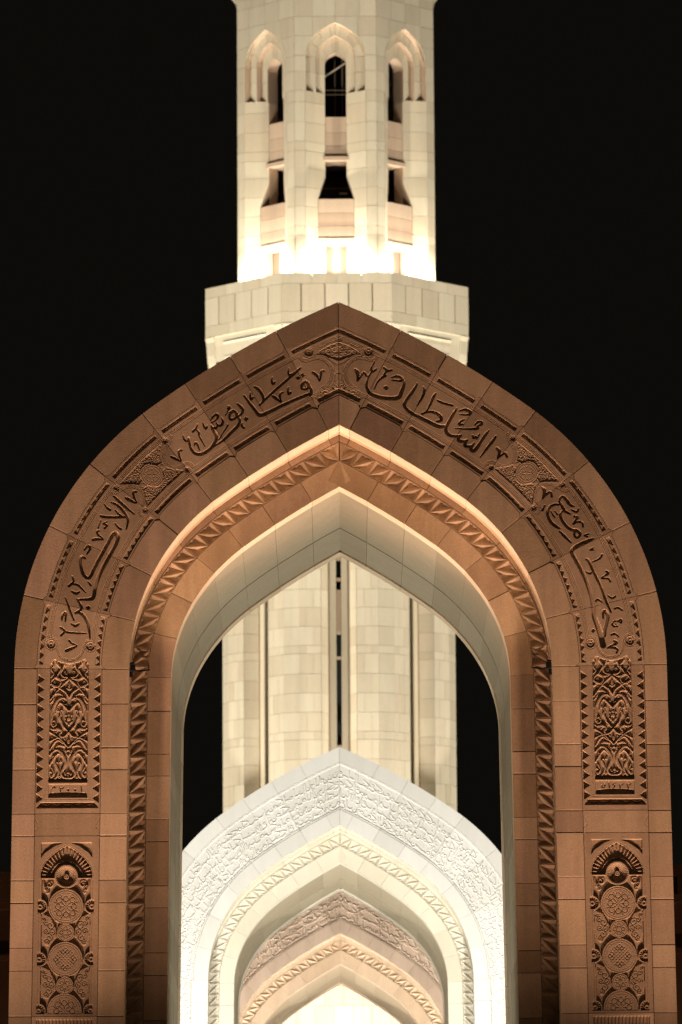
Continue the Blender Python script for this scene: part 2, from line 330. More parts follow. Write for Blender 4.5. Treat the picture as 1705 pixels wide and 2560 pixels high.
CALLIG = json.loads("""[[-0.417,4.805,0.024,-0.379,4.778,0.044,-0.339,4.742,0.03,-0.308,4.667,0.016,-0.284,4.756,0.024,-0.277,4.818,0.032,-0.236,4.824,0.028],[-0.648,4.715,0.06],[-0.576,4.756,0.06],[-0.59,4.541,0.024,-0.589,4.607,0.036,-0.532,4.654,0.04,-0.482,4.613,0.04,-0.492,4.551,0.028,-0.553,4.53,0.024,-0.59,4.545,0.02],[-0.482,4.602,0.036,-0.441,4.519,0.04,-0.452,4.457,0.048,-0.513,4.437,0.044,-0.696,4.366,0.04,-0.92,4.264,0.044,-1.103,4.172,0.048,-1.225,4.122,0.052,-1.286,4.132,0.048,-1.347,4.215,0.04,-1.428,4.319,0.032,-1.509,4.433,0.024],[-0.608,4.876,0.02,-0.694,4.8,0.032,-0.919,4.605,0.034,-1.123,4.42,0.032,-1.265,4.277,0.02],[-1.346,4.571,0.02,-1.295,4.546,0.04,-1.234,4.473,0.04,-1.2,4.38,0.032,-1.212,4.322,0.02],[-1.06,4.73,0.012,-1.067,4.672,0.024,-1.049,4.623,0.032,-1.016,4.651,0.016],[-0.795,4.869,0.012,-0.802,4.811,0.024,-0.784,4.761,0.032,-0.751,4.79,0.016],[-0.805,4.567,0.012,-0.811,4.509,0.024,-0.793,4.46,0.032,-0.761,4.488,0.016],[-1.407,4.484,0.012,-1.413,4.426,0.024,-1.395,4.377,0.032,-1.363,4.405,0.016],[-1.052,4.424,0.028,-1.005,4.391,0.04,-0.92,4.326,0.016,-0.94,4.409,0.028,-0.929,4.471,0.028,-0.889,4.481,0.02],[-1.621,4.304,0.016,-1.58,4.268,0.036,-1.534,4.216,0.036,-1.55,4.144,0.032,-1.611,4.103,0.032],[-1.744,4.073,0.024,-1.737,4.146,0.036,-1.682,4.186,0.04,-1.632,4.145,0.036,-1.642,4.083,0.028,-1.703,4.048,0.032,-1.744,4.063,0.024],[-1.611,4.093,0.028,-1.581,4.041,0.036,-1.612,3.949,0.044,-1.714,3.846,0.044,-1.836,3.723,0.032,-2.009,3.601,0.012],[-1.48,4.055,0.064],[-1.541,3.994,0.012,-1.547,3.948,0.024,-1.515,3.913,0.028],[-1.774,4.222,0.016,-1.757,4.263,0.02,-1.737,4.23,0.02,-1.763,4.208,0.016,-1.808,4.115,0.01],[-2.037,4.049,0.01,-2.007,4.098,0.024,-1.952,4.135,0.029,-1.928,4.104,0.033,-1.958,4.048,0.019,-2.031,3.999,0.007],[-1.867,4.079,0.012,-1.849,4.017,0.031,-1.879,3.955,0.031,-1.934,3.962,0.022,-1.95,4.005,0.01],[-1.934,3.962,0.019,-1.965,3.912,0.033,-2.013,3.925,0.022,-2.044,3.956,0.01],[-2.038,3.95,0.017,-2.007,3.882,0.033,-1.959,3.807,0.041,-1.959,3.733,0.043,-2.008,3.634,0.045,-2.087,3.548,0.043,-2.197,3.493,0.041,-2.294,3.506,0.036,-2.355,3.581,0.031,-2.385,3.686,0.029,-2.397,3.754,0.022,-2.41,3.705,0.026,-2.452,3.717,0.024,-2.479,3.767,0.017,-2.483,3.804,0.007],[-2.257,3.97,0.012,-2.275,3.914,0.022,-2.324,3.861,0.029],[-2.287,3.896,0.012,-2.233,3.846,0.024,-2.227,3.784,0.017,-2.178,3.697,0.014,-2.136,3.617,0.007],[-2.304,3.63,0.007,-2.292,3.673,0.022,-2.258,3.654,0.029,-2.221,3.559,0.01],[-2.171,4.006,0.01,-2.147,3.938,0.024,-2.117,3.905,0.029,-2.099,3.95,0.012],[-1.772,3.961,0.026,-1.8,3.905,0.017,-1.855,3.831,0.014,-1.892,3.757,0.012,-1.923,3.72,0.007],[-2.678,3.453,0.019,-2.635,3.434,0.036,-2.587,3.409,0.029,-2.516,3.382,0.012,-2.544,3.465,0.024,-2.55,3.545,0.024,-2.506,3.557,0.026],[0.26,4.846,0.028,0.295,4.807,0.052,0.304,4.728,0.032,0.294,4.662,0.016,0.355,4.738,0.024,0.396,4.79,0.028,0.443,4.744,0.032],[0.57,4.964,0.012,0.519,4.872,0.024,0.539,4.813,0.032,0.6,4.85,0.016],[0.518,4.799,0.02,0.456,4.686,0.032,0.445,4.562,0.04,0.506,4.458,0.048,0.647,4.395,0.052,0.83,4.373,0.052,0.952,4.393,0.056,0.994,4.476,0.052,1.031,4.579,0.048,1.036,4.651,0.032],[0.843,4.714,0.012,0.935,4.732,0.032,1.016,4.692,0.04,0.985,4.658,0.024,0.843,4.667,0.01],[0.754,4.545,0.072],[0.722,4.87,0.028,0.762,4.833,0.036,0.721,4.756,0.024],[0.752,4.804,0.02,0.844,4.832,0.028],[0.69,4.719,0.028,0.744,4.742,0.028,0.68,4.701,0.024,0.619,4.643,0.02,0.567,4.53,0.012],[1.249,4.608,0.016,1.197,4.516,0.036,1.115,4.402,0.044,1.043,4.289,0.044,1.073,4.206,0.044,1.174,4.123,0.044,1.315,4.05,0.048,1.477,3.967,0.052,1.598,3.914,0.048,1.69,3.924,0.032],[1.35,4.556,0.016,1.36,4.494,0.036,1.328,4.391,0.036,1.246,4.257,0.012],[1.542,4.451,0.016,1.511,4.4,0.036,1.459,4.287,0.028,1.387,4.143,0.02],[1.316,4.118,0.02,1.418,4.153,0.028,1.519,4.142,0.036,1.61,4.089,0.044,1.624,4.017,0.036,1.558,3.993,0.028],[1.572,4.342,0.016,1.622,4.306,0.028,1.808,4.251,0.024],[1.875,4.201,0.016,1.823,4.119,0.036,1.751,3.996,0.04,1.7,3.893,0.044,1.719,3.81,0.048,1.8,3.758,0.04,1.942,3.768,0.024],[1.942,3.768,0.02,1.901,3.727,0.04,1.911,3.685,0.048,1.982,3.675,0.036,2.043,3.701,0.016],[2.043,3.695,0.016,2.002,3.633,0.044,2.021,3.592,0.044,2.103,3.602,0.028,2.148,3.643,0.016],[2.144,3.632,0.02,2.092,3.561,0.044,2.132,3.519,0.048,2.184,3.56,0.048,2.245,3.652,0.04,2.328,3.775,0.036,2.383,3.841,0.016],[2.494,3.748,0.02,2.449,3.682,0.036,2.366,3.579,0.032,2.243,3.415,0.012],[2.125,3.766,0.02,2.138,3.721,0.024,2.175,3.76,0.014,2.189,3.717,0.024,2.235,3.79,0.012],[1.915,4.164,0.016,2.017,4.184,0.036,2.092,4.138,0.04,2.047,4.101,0.024,1.925,4.108,0.01],[2.001,4.027,0.012,1.928,3.988,0.028,1.915,3.945,0.032,1.968,3.949,0.016],[2.171,3.941,0.02,2.204,3.976,0.028,2.259,3.988,0.032,2.269,3.947,0.028,2.207,3.921,0.024,2.197,3.879,0.036,2.044,3.87,0.02,1.852,3.882,0.01],[2.512,3.554,0.04,2.548,3.502,0.044,2.517,3.397,0.016,2.578,3.444,0.024,2.639,3.475,0.028,2.665,3.419,0.028],[-3.392,2.792,0.028,-3.343,2.765,0.044,-3.232,2.711,0.016,-3.266,2.818,0.028,-3.274,2.888,0.028,-3.226,2.891,0.024],[-3.59,2.824,0.016,-3.53,2.768,0.036,-3.408,2.654,0.036,-3.262,2.53,0.012],[-3.625,2.721,0.016,-3.53,2.676,0.032,-3.438,2.583,0.036,-3.368,2.469,0.036,-3.368,2.387,0.028,-3.388,2.289,0.012],[-3.797,2.509,0.02,-3.752,2.492,0.032,-3.57,2.481,0.032,-3.392,2.49,0.028],[-3.732,2.687,0.014,-3.688,2.633,0.024,-3.643,2.6,0.028],[-3.56,2.594,0.014,-3.515,2.54,0.024,-3.471,2.507,0.028],[-3.564,2.378,0.014,-3.52,2.325,0.024,-3.475,2.291,0.028],[-3.702,2.41,0.016,-3.748,2.379,0.024,-3.696,2.352,0.024,-3.736,2.307,0.02],[-3.793,2.441,0.012,-3.837,2.304,0.012],[-3.918,2.12,0.032,-3.864,2.132,0.04,-3.76,2.131,0.016,-3.833,2.201,0.028,-3.85,2.257,0.024,-3.813,2.267,0.016],[-4.056,1.957,0.012,-3.999,2.022,0.028,-3.963,1.985,0.036,-4.015,1.895,0.012],[-4.04,1.826,0.024,-4.096,1.849,0.036,-4.116,1.787,0.036,-4.096,1.654,0.044,-4.056,1.551,0.044,-3.995,1.51,0.04,-3.95,1.551,0.044,-3.874,1.714,0.048,-3.773,1.898,0.048,-3.671,2.081,0.048,-3.611,2.194,0.052,-3.56,2.224,0.056,-3.52,2.162,0.056,-3.56,2.04,0.052,-3.671,1.836,0.052,-3.772,1.652,0.052,-3.843,1.489,0.052,-3.884,1.346,0.052,-3.904,1.223,0.052,-3.954,1.173,0.044,-4.166,1.164,0.02],[-3.995,1.449,0.016,-3.95,1.393,0.024],[-4.237,1.532,0.024,-4.227,1.454,0.028,-4.298,1.385,0.036],[-4.237,1.413,0.02,-4.156,1.399,0.028,-4.031,1.275,0.012],[-4.257,1.301,0.016,-4.187,1.262,0.036,-4.132,1.29,0.02],[-4.156,1.153,0.02,-4.116,1.082,0.036,-4.1,1.02,0.036,-4.192,0.949,0.024],[-4.176,0.959,0.024,-4.106,0.939,0.036,-4.045,0.877,0.04,-3.994,0.775,0.04,-3.97,0.652,0.028,-3.962,0.53,0.012],[-3.994,1.03,0.072],[-4.352,1.2,0.012,-4.308,1.083,0.028,-4.267,0.96,0.028,-4.217,0.833,0.016],[-4.41,0.834,0.012,-4.398,0.91,0.028,-4.348,0.952,0.032,-4.354,0.814,0.012],[-4.261,0.78,0.016,-4.196,0.743,0.032,-4.142,0.776,0.02],[-4.428,0.716,0.028,-4.368,0.665,0.028,-4.422,0.594,0.024],[-4.368,0.655,0.02,-4.257,0.633,0.024,-4.02,0.622,0.01],[-4.341,0.345,0.032,-4.287,0.369,0.04,-4.172,0.425,0.016,-4.256,0.466,0.024,-4.291,0.511,0.024],[3.224,2.914,0.032,3.257,2.865,0.048,3.226,2.741,0.016,3.287,2.817,0.024,3.358,2.841,0.024,3.372,2.771,0.024],[3.495,2.703,0.024,3.509,2.754,0.032,3.56,2.764,0.036,3.61,2.712,0.044,3.66,2.64,0.036,3.724,2.609,0.016],[3.488,2.697,0.024,3.538,2.61,0.04,3.578,2.538,0.036,3.662,2.492,0.02],[3.502,2.641,0.02,3.417,2.642,0.028,3.325,2.591,0.04,3.304,2.488,0.04,3.353,2.365,0.044,3.433,2.293,0.04,3.489,2.257,0.02],[3.568,2.552,0.02,3.506,2.497,0.032,3.525,2.405,0.04,3.595,2.302,0.04,3.675,2.24,0.04,3.766,2.219,0.044,3.816,2.167,0.036,3.775,2.112,0.028,3.729,2.137,0.032,3.726,2.215,0.028],[3.255,2.626,0.02,3.221,2.555,0.028],[3.355,2.539,0.012,3.395,2.467,0.018,3.418,2.436,0.012],[3.416,2.539,0.012,3.46,2.483,0.016],[3.685,2.558,0.016,3.76,2.522,0.028,3.795,2.571,0.02],[3.728,2.449,0.028,3.773,2.43,0.036,3.703,2.328,0.016,3.778,2.362,0.024,3.849,2.345,0.024,3.862,2.284,0.02],[3.489,2.214,0.02,3.573,2.128,0.036,3.667,2.031,0.016],[3.954,2.166,0.016,3.883,2.144,0.02,3.933,2.123,0.016],[4.022,2.094,0.016,3.956,2.064,0.04,3.814,2.003,0.048,3.702,1.932,0.052,3.681,1.871,0.052,3.73,1.768,0.052,3.829,1.583,0.052,3.907,1.399,0.052,3.966,1.214,0.048,4.004,1.03,0.048,4.021,0.846,0.06,4.08,0.683,0.072,4.128,0.539,0.08,4.157,0.38,0.08],[4.169,0.539,0.06,4.184,0.621,0.048,4.222,0.763,0.044,4.238,0.855,0.04,4.194,0.927,0.04,4.164,0.913,0.028,4.162,0.815,0.016],[3.908,1.761,0.028,3.952,1.715,0.036,4.05,1.5,0.036,4.139,1.315,0.036,4.207,1.11,0.036,4.289,0.912,0.02],[4.16,1.831,0.024,4.114,1.766,0.024,3.988,1.713,0.01],[4.022,1.942,0.016,3.971,1.91,0.02,4.029,1.91,0.012],[3.895,1.562,0.012,3.966,1.529,0.024,3.986,1.556,0.016],[4.223,1.564,0.028,4.247,1.527,0.032,4.147,1.458,0.016,4.252,1.447,0.024,4.285,1.4,0.02],[4.244,1.176,0.012,4.308,1.134,0.024,4.363,1.165,0.02],[4.15,1.07,0.012,4.075,1.115,0.024,4.051,1.087,0.02],[4.346,0.967,0.024,4.407,0.978,0.024,4.471,0.933,0.01],[4.302,0.712,0.018,4.333,0.763,0.018,4.394,0.766,0.018,4.445,0.792,0.02,4.448,0.737,0.014,4.408,0.766,0.016],[4.306,0.712,0.018,4.332,0.681,0.018,4.387,0.685,0.018],[4.002,0.612,0.06],[4.363,0.717,0.02],[4.288,0.549,0.024,4.351,0.562,0.024,4.405,0.515,0.01],[4.335,0.45,0.028,4.359,0.412,0.04,4.223,0.341,0.016,4.318,0.345,0.028,4.382,0.314,0.024,4.367,0.259,0.02]]""")
KEY = json.loads("""{"cart":[[0.617,5.058],[0.587,5.016],[0.516,4.995],[0.414,5.025],[0.312,5.035],[0.211,4.993],[0.13,4.899],[0.106,4.796],[0.127,4.692],[0.193,4.589],[0.274,4.528],[0.325,4.466],[0.35,4.373]],"tri":[[0.373,5.066],[0.352,5.149],[0.168,5.262],[0.001,5.323]],"tri2":[[0.373,5.066],[0.271,5.082],[0.149,5.023],[0.052,4.944]],"low":[[0.059,4.785],[0.054,4.671],[0.095,4.558],[0.006,4.516]],"pts":[[-0.002,4.871],[0.474,5.129],[0.218,4.434],[0.001,5.364],[0.169,5.127],[0.067,5.147],[0.271,5.128],[0.061,4.557],[-0.001,4.712]],"foot":[[4.574,0.55],[4.513,0.522],[4.484,0.454],[4.473,0.359],[4.446,0.278],[4.379,0.216],[4.278,0.192],[4.177,0.215],[4.103,0.289],[4.063,0.37],[4.043,0.451],[4.003,0.505],[3.929,0.519]],"footv":[[4.58,0.448],[3.956,0.41]],"med":[[0.751,0.295],[0.682,0.241],[0.573,0.204],[0.474,0.162],[0.396,0.089],[0.35,-0.007],[0.358,-0.093],[0.424,-0.162],[0.526,-0.196],[0.631,-0.206],[0.705,-0.249],[0.731,-0.325]]}""")

def offset_lines(pts, offs):
    p = np.asarray(pts, float)
    t = np.gradient(p, axis=0); t /= np.linalg.norm(t, axis=1)[:, None] + 1e-9
    n = np.stack([-t[:, 1], t[:, 0]], 1)
    return [p + n * o for o in offs]

def sdp(sg, s, d):
    x, z = P(s, d); return float(sg * x), float(z - ZS)

def volute(R, x, z, r):
    R.circle(x, z, r * 1.18, .011, .014, edge=.005)
    R.disc(x, z, r * .92, .022)
    R.circle(x, z, r * .72, r * .16, .003, ground=.022)
    for k in range(9):
        a = k * 2 * math.pi / 9
        R.stroke([(x + r * .45 * math.cos(a), z + r * .45 * math.sin(a), r * .16), (x + r * .72 * math.cos(a), z + r * .72 * math.sin(a), r * .2)], .003, ground=.022)
    R.circle(x, z, r * .38, r * .2, .002, ground=.022)

def slot_relief(s0, s1, S, D):
    """slots with dog-tooth pits in the two frame bands of one voussoir"""
    out = np.zeros_like(S)
    for da, db in ((-.392, -.456), (-1.343, -1.279)):
        lo, hi = min(da, db), max(da, db)
        sb = s_apex(D) + .2 if s1 is None else np.full_like(S, s1 - .072)
        ins = (D > lo) & (D < hi) & (S > s0 + .072) & (S < sb)
        bb = (D - da) / (db - da)                       # 0 on the outer side of the band, 1 next to the inscription
        aa = ((S - s0) / .158) % 1.0
        pit = bb < 1 - np.abs(2 * aa - 1)
        rest = .008 + .018 * np.clip((S - 2.2) / 2.5, 0, 1)
        out = np.where(ins, np.where(pit, -.040, -rest), out)
    return out

def front_relief_inscribed():
    R = Relief(.005)
    rng = random.Random(4)
    for sg in (1, -1):
        # fillets along the inscription
        for d in (-.497, -.520, -.543, -1.187, -1.210, -1.233):
            top = float(s_apex(d))
            R.stroke([(*sdp(sg, s, d), .012) for s in np.linspace(.62, top, 90)], .014, .006, smooth=False)
        # scroll medallion between two cartouches
        def mp(u, v): return sdp(sg, 4.193 + u, -.85 + v)
        for f in (1, -1):
            for ln in offset_lines([mp(f * u, v) for u, v in KEY['med']], (-.017, .002, .021)):
                R.stroke([(x, z, .012) for x, z in ln], .014, .006)
            cx, cz = mp(f * .612, .285); volute(R, cx, cz, .044)
            cx, cz = mp(f * .60, -.30); volute(R, cx, cz, .044)
            cx, cz = mp(f * .255, 0); R.circle(cx, cz, .042, .012, .012); R.circle(cx, cz, .03, .009, .01)
            for v0 in (1, -1):
                tri = [mp(f * .0, v0 * .29), mp(f * .53, v0 * .285), mp(f * .44, v0 * .20), mp(f * .33, v0 * .09), mp(f * .30, v0 * .045), mp(f * .21, v0 * .06), mp(f * .15, v0 * .14), mp(f * .06, v0 * .20), mp(f * .0, v0 * .205)]
                R.poly(tri, .017)
                for (u, v, r) in ((.03, .25, .034), (.10, .255, .03), (.11, .205, .03), (.17, .225, .036), (.18, .165, .03), (.245, .255, .03), (.25, .19, .034), (.235, .12, .03), (.31, .23, .034), (.31, .155, .03), (.29, .09, .022), (.375, .255, .026), (.38, .20, .028), (.44, .25, .024), (.49, .272, .014)):
                    x, z = mp(f * u, v0 * v); R.curl(x, z, r, rng.random() * 6, 1.2, .013, .001, flip=f * v0, ground=.017, edge=.006)
        cx, cz = mp(0, 0)
        R.circle(cx, cz, .178, .013, .015); R.circle(cx, cz, .150, .011, .013)
        for k in range(4):
            a = k * math.pi / 2
            for f in (1, -1):
                ca, sa_ = math.cos(a), math.sin(a)
                def q(u, v): return (cx + u * ca - v * sa_, cz + u * sa_ + v * ca)
                R.stroke([(*q(.02, .02 * f), .011), (*q(.07, .022 * f), .011), (*q(.10, .05 * f), .011), (*q(.075, .07 * f), .011)], .014, .005)
                R.stroke([(*q(.085, .0), .012), (*q(.125, .03 * f), .011)], .014, .005)
        # keystone ornament at the apex
        K = KEY
        for ln in offset_lines(K['cart'], (-.018, .002, .022)):
            R.stroke([(sg * x, z, .012) for x, z in ln], .015, .006)
        for nm in ('tri', 'tri2', 'low'):
            for ln in offset_lines(K[nm], (-.008, .012)):
                R.stroke([(sg * x, z, .011) for x, z in ln], .014, .006)
        p = K['pts']
        volute(R, sg * p[1][0], p[1][1], .075); volute(R, sg * p[2][0], p[2][1], .080)
        R.poly([(sg * x, z) for x, z in ((0, 5.29), (.16, 5.235), (.335, 5.13), (.35, 5.085), (.27, 5.10), (.15, 5.045), (0, 4.985))], .013)
        for (x, z, r, a0, fl) in ((.16, 5.135, .05, 2.5, 1), (.06, 5.17, .045, .5, -1), (.255, 5.13, .032, 1.5, 1), (.10, 5.09, .035, 3.0, -1), (.20, 5.17, .028, 0, -1), (.04, 5.08, .03, 1, 1), (.31, 5.12, .02, 2, -1), (.11, 5.21, .026, 1, 1), (.03, 5.235, .024, 2, 1)):
            R.curl(sg * x, z, r, a0, 1.3, .013, .0, flip=sg * fl, ground=.013, edge=.005)
        R.stroke([(sg * .062, 4.78, .012), (sg * .07, 4.68, .012), (sg * .105, 4.60, .012)], .014, .006)
        R.circle(sg * .058, 4.56, .034, .014, .016)
        # foot of the cartouche above the pier
        for ln in offset_lines(K['foot'], (-.010, .010)):
            R.stroke([(sg * x, z, .012) for x, z in ln], .016, .006)
        for x, z in K['footv']: volute(R, sg * x, z, .072)
    R.circle(0, 4.871, .088, .012, .014); R.circle(0, 4.871, .066, .010, .012)
    R.circle(0, 5.364, .06, .014, .016, 180, 360); R.circle(0, 5.364, .035, .012, .014, 180, 360)
    # inscription: the name of the mosque in four cartouches
    for l in CALLIG:
        if len(l) == 3:
            x, z, w = l; h = w * .55
            R.poly([(x, z + h), (x + h, z), (x, z - h), (x - h, z)], .06)
        else:
            R.stroke([(l[i], l[i + 1], l[i + 2] * 1.10 + .006) for i in range(0, len(l), 3)], .052, .007)
    for sg in (1, -1): pier_relief(R, sg)
    return R

def pier_relief(R, sg):
    def c(lx, s):                                   # lx to the right in the picture, s along the pier
        return sg * (W - .872 - BAT * s) + lx, s
    def cm(lx, s, f): return c(f * lx, s)
    rng = random.Random(7)
    # dog-tooth frame, pits with their base on the outer side
    n = 13
    for f in (1, -1):
        for i in range(n):
            a = -.02 - i * .158; b = a - .158
            R.poly([cm(.492, a - .012, f), cm(.492, b + .004, f), cm(.395, (a + b) / 2 - .01, f)], .045)
            R.stroke([(*cm(.492, a - .012, f), .012), (*cm(.395, (a + b) / 2 - .01, f), .008)], .02, .006)
        for lx in (.335, .36):
            R.stroke([(*cm(lx, .0, f), .009), (*cm(lx, -2.02, f), .009)], .010, .005, smooth=False)
        R.stroke([(*cm(.52, .0, f), .010), (*cm(.52, -2.21, f), .010)], .012, .005, smooth=False)
    R.poly([c(-.49, -2.155), c(.49, -2.155), c(.42, -2.065), c(-.42, -2.065)], .06)
    for i in range(5):
        x = -.34 + i * .17
        R.stroke([(*c(x - .075, -2.085), .02), (*c(x, -2.115), .03), (*c(x + .075, -2.085), .02)], .02, ground=.06)
    for s in (-2.02, -2.04): R.stroke([(*c(-.36, s), .009), (*c(.36, s), .009)], .010, .005, smooth=False)
    # arabesque on a sunk ground
    R.poly([c(-.305, .12), c(-.24, .21), c(-.16, .17), c(-.08, .145), c(0, .135), c(.08, .145), c(.16, .17), c(.24, .21), c(.305, .12), c(.305, -1.70), c(-.305, -1.70)], .034)
    k = .001594
    def yy(y): return .01 - (y - 310) * .001622
    half = [
        [(0, 222, 14), (46, 218, 14), (61, 260, 14), (84, 321, 16), (61, 360, 16), (15, 367, 14)],
        [(126, 196, 10), (107, 196, 14), (126, 222, 16), (107, 252, 20), (84, 283, 18), (107, 321, 16), (130, 360, 14), (161, 383, 14), (180, 413, 14), (161, 452, 14), (122, 459, 14), (84, 452, 10)],
        [(15, 367, 10), (46, 383, 16), (92, 386, 22), (130, 367, 20), (161, 378, 12)],
        [(107, 375, 12), (84, 413, 16), (107, 452, 14), (138, 436, 10)],
        [(0, 383, 16), (60, 435, 16), (120, 500, 16), (184, 582, 16)],
        [(0, 567, 16), (30, 520, 16), (69, 490, 16), (122, 459, 16), (184, 430, 14)],
        [(61, 551, 10), (100, 527, 22), (153, 530, 10)],
        [(0, 430, 22), (0, 455, 26), (0, 470, 18)], [(28, 470, 10), (0, 488, 12)],
        [(30, 585, 10), (45, 570, 16), (70, 568, 20), (105, 585, 24), (138, 628, 26), (166, 689, 26), (168, 750, 24), (172, 812, 18), (153, 848, 16), (124, 827, 14), (138, 792, 12), (162, 800, 10)],
        [(0, 700, 18), (61, 635, 18), (92, 618, 16), (118, 660, 14), (132, 720, 10)],
        [(64, 706, 8), (66, 688, 14), (86, 697, 16), (78, 727, 18), (92, 758, 24), (72, 804, 22), (61, 835, 16), (15, 888, 14)],
        [(0, 735, 30)], [(30, 738, 16)], [(0, 772, 36)], [(30, 800, 16), (20, 815, 14)], [(0, 830, 20)], [(34, 770, 12)],
        [(184, 862, 10), (153, 880, 20), (107, 873, 24), (72, 896, 20), (92, 934, 18), (58, 950, 12)],
        [(120, 905, 12), (110, 890, 10)],
        [(0, 903, 14), (46, 949, 16), (122, 965, 16), (184, 995, 14)],
        [(184, 905, 14), (92, 965, 16), (0, 1056, 16)],
        [(55, 1015, 14), (107, 984, 16), (153, 1026, 16), (180, 1072, 14)],
        [(40, 1046, 10), (90, 1036, 22), (128, 1052, 10)],
        [(0, 985, 26), (0, 1005, 22)], [(0, 1080, 14), (26, 1100, 12)], [(28, 1085, 18)], [(20, 1115, 12), (0, 1140, 12)],
        [(150, 1098, 10), (130, 1078, 16), (92, 1087, 22), (50, 1133, 26), (26, 1194, 28), (46, 1256, 26), (69, 1302, 22), (46, 1346, 18), (0, 1355, 16)],
        [(184, 1225, 14), (122, 1133, 14), (92, 1116, 14), (66, 1140, 10)],
        [(96, 1216, 8), (104, 1200, 14), (124, 1212, 16), (108, 1252, 24), (96, 1286, 20), (107, 1332, 18), (132, 1363, 12)],
        [(165, 1250, 14), (140, 1302, 14), (163, 1344, 16)], [(178, 1290, 12), (160, 1300, 12)],
        [(0, 1300, 26)], [(26, 1318, 18)], [(0, 1330, 16)], [(184, 1130, 14), (160, 1098, 12)],
        [(184, 480, 14), (160, 470, 12)], [(184, 620, 12), (150, 572, 14), (170, 545, 12)], [(184, 700, 8), (184, 640, 10)],
        [(184, 210, 14), (160, 250, 14), (178, 290, 14), (158, 330, 14), (182, 360, 12)],
    ]
    for st in half:
        for f in (1, -1):
            R.stroke([(*cm(x * k, yy(y), f), w * k * 1.08) for x, y, w in st], .003, .007, ground=.034)
    for (x, y, r, fl) in ((35, 245, 15, 1), (40, 320, 18, 1), (150, 415, 14, 1), (140, 490, 14, -1), (165, 600, 14, 1), (30, 640, 14, 1), (60, 590, 10, 1), (155, 835, 12, 1), (135, 915, 15, 1), (40, 975, 12, -1), (160, 960, 12, 1), (60, 1085, 12, 1), (150, 1150, 13, -1), (75, 1190, 12, -1), (30, 1310, 14, 1), (85, 1345, 12, -1), (165, 1335, 12, 1), (165, 1190, 12, 1), (110, 690, 13, -1), (40, 860, 11, 1)):
        for f in (1, -1):
            cx, cz = cm(x * k, yy(y), f); R.curl(cx, cz, r * k, x * .3, 1.3, .015, .006, flip=f * fl, ground=.034, edge=.006)
    for st in half:                                   # a fine line down the middle of the broad bands
        if max(w for _, _, w in st) >= 22:
            for f in (1, -1):
                R.stroke([(*cm(x * k, yy(y), f), .008) for x, y, w in st], .012, .004)
    # ledge, date tablet
    R.poly([c(-.305, -1.70), c(.305, -1.70), c(.305, -1.752), c(-.305, -1.752)], .075)
    R.poly([c(-.305, -1.775), c(.305, -1.775), c(.305, -1.99), c(-.305, -1.99)], .018)
    R.poly([c(-.29, -1.922), c(-.1, -1.905), c(.1, -1.905), c(.29, -1.922), c(.305, -1.99), c(-.305, -1.99)], .07)
    num = {'1': [[(0, 1, 14), (4, .6, 16), (2, 0, 10)]],
           '2': [[(-18, 1, 10), (-16, .75, 14), (10, .72, 14), (20, .95, 10)], [(-16, .8, 14), (-10, .4, 16), (-12, 0, 10)]],
           '0': [[(0, .5, 24), (0, .4, 20)]],
           '4': [[(14, 1, 12), (-8, .8, 16), (8, .58, 14), (-10, .3, 14), (14, .05, 12)]],
           'm': [[(24, .9, 12), (8, .98, 16), (-4, .85, 14), (14, .78, 12)], [(-4, .85, 14), (-24, .6, 12), (-26, .1, 12)]],
           'h': [[(-6, 1, 10), (16, .7, 14), (10, .45, 14), (-16, .45, 14), (-10, .7, 12), (14, .62, 10)]]}
    seq = [('m', -140), ('2', -60), ('0', 5), ('0', 72), ('1', 132)] if sg < 0 else [('h', -115), ('1', -60), ('4', -10), ('2', 62), ('2', 140)]
    for ch, px in seq:
        for st in num[ch]:
            R.stroke([(*c((px + x) * k, -1.925 + y * .12), w * k * .95) for x, y, w in st], .06, .010)
    # plain block with scotia cuts
    for f in (1, -1):
        R.stroke([(*cm(.53, -2.33 + .045, f), .008), (*cm(.475, -2.375, f), .010), (*cm(.455, -2.43, f), .010), (*cm(.475, -2.485, f), .010), (*cm(.53, -2.53, f), .008)], .014, .006)
    # lower panel: niche head with fan, roundels and leaves
    def yl(y): return -2.758 - (y - 215) * .001605
    right = [(0, 213), (33, 229), (67, 247), (96, 268), (125, 292), (155, 318), (183, 346), (206, 375), (225, 405), (239, 434), (248, 463), (251, 490), (251, 513)]
    outline = [(-x, y) for x, y in right[::-1]] + right[1:]
    R.poly([c(x * k, yl(y)) for x, y in outline] + [c(250 * k, yl(525)), c(-250 * k, yl(525))], .075)
    for f in (1, -1):
        R.stroke([(*cm((x + 10) * k, yl(y - 6), f), .010) for x, y in right], .014, .006)
        R.poly([cm(40 * k, yl(182), f), cm(250 * k, yl(182), f), cm(250 * k, yl(325), f), cm(225 * k, yl(285), f), cm(120 * k, yl(212), f)], .028)
        R.stroke([(*cm(.30 * 1.1 + .175, -2.62, f), .009), (*cm(.505, -5.43, f), .009)], .010, .005, smooth=False)
    cx0, cy0 = 0, 515
    N = 19
    for i in range(N):
        a = math.pi * (i + .5) / N
        dx, dy = math.cos(a), -math.sin(a)
        # distance to the niche outline along this ray
        L = 250
        best = None
        for (x1, y1), (x2, y2) in zip(outline[:-1], outline[1:]):
            den = dx * (y2 - y1) - dy * (x2 - x1)
            if abs(den) < 1e-6: continue
            tt = ((x1 - cx0) * (y2 - y1) - (y1 - cy0) * (x2 - x1)) / den
            uu = ((x1 - cx0) * dy - (y1 - cy0) * dx) / den
            if 0 <= uu <= 1 and tt > 0: best = tt
        L = best or 250
        r0 = L - 78; hw = 11
        px, py = -dy, dx
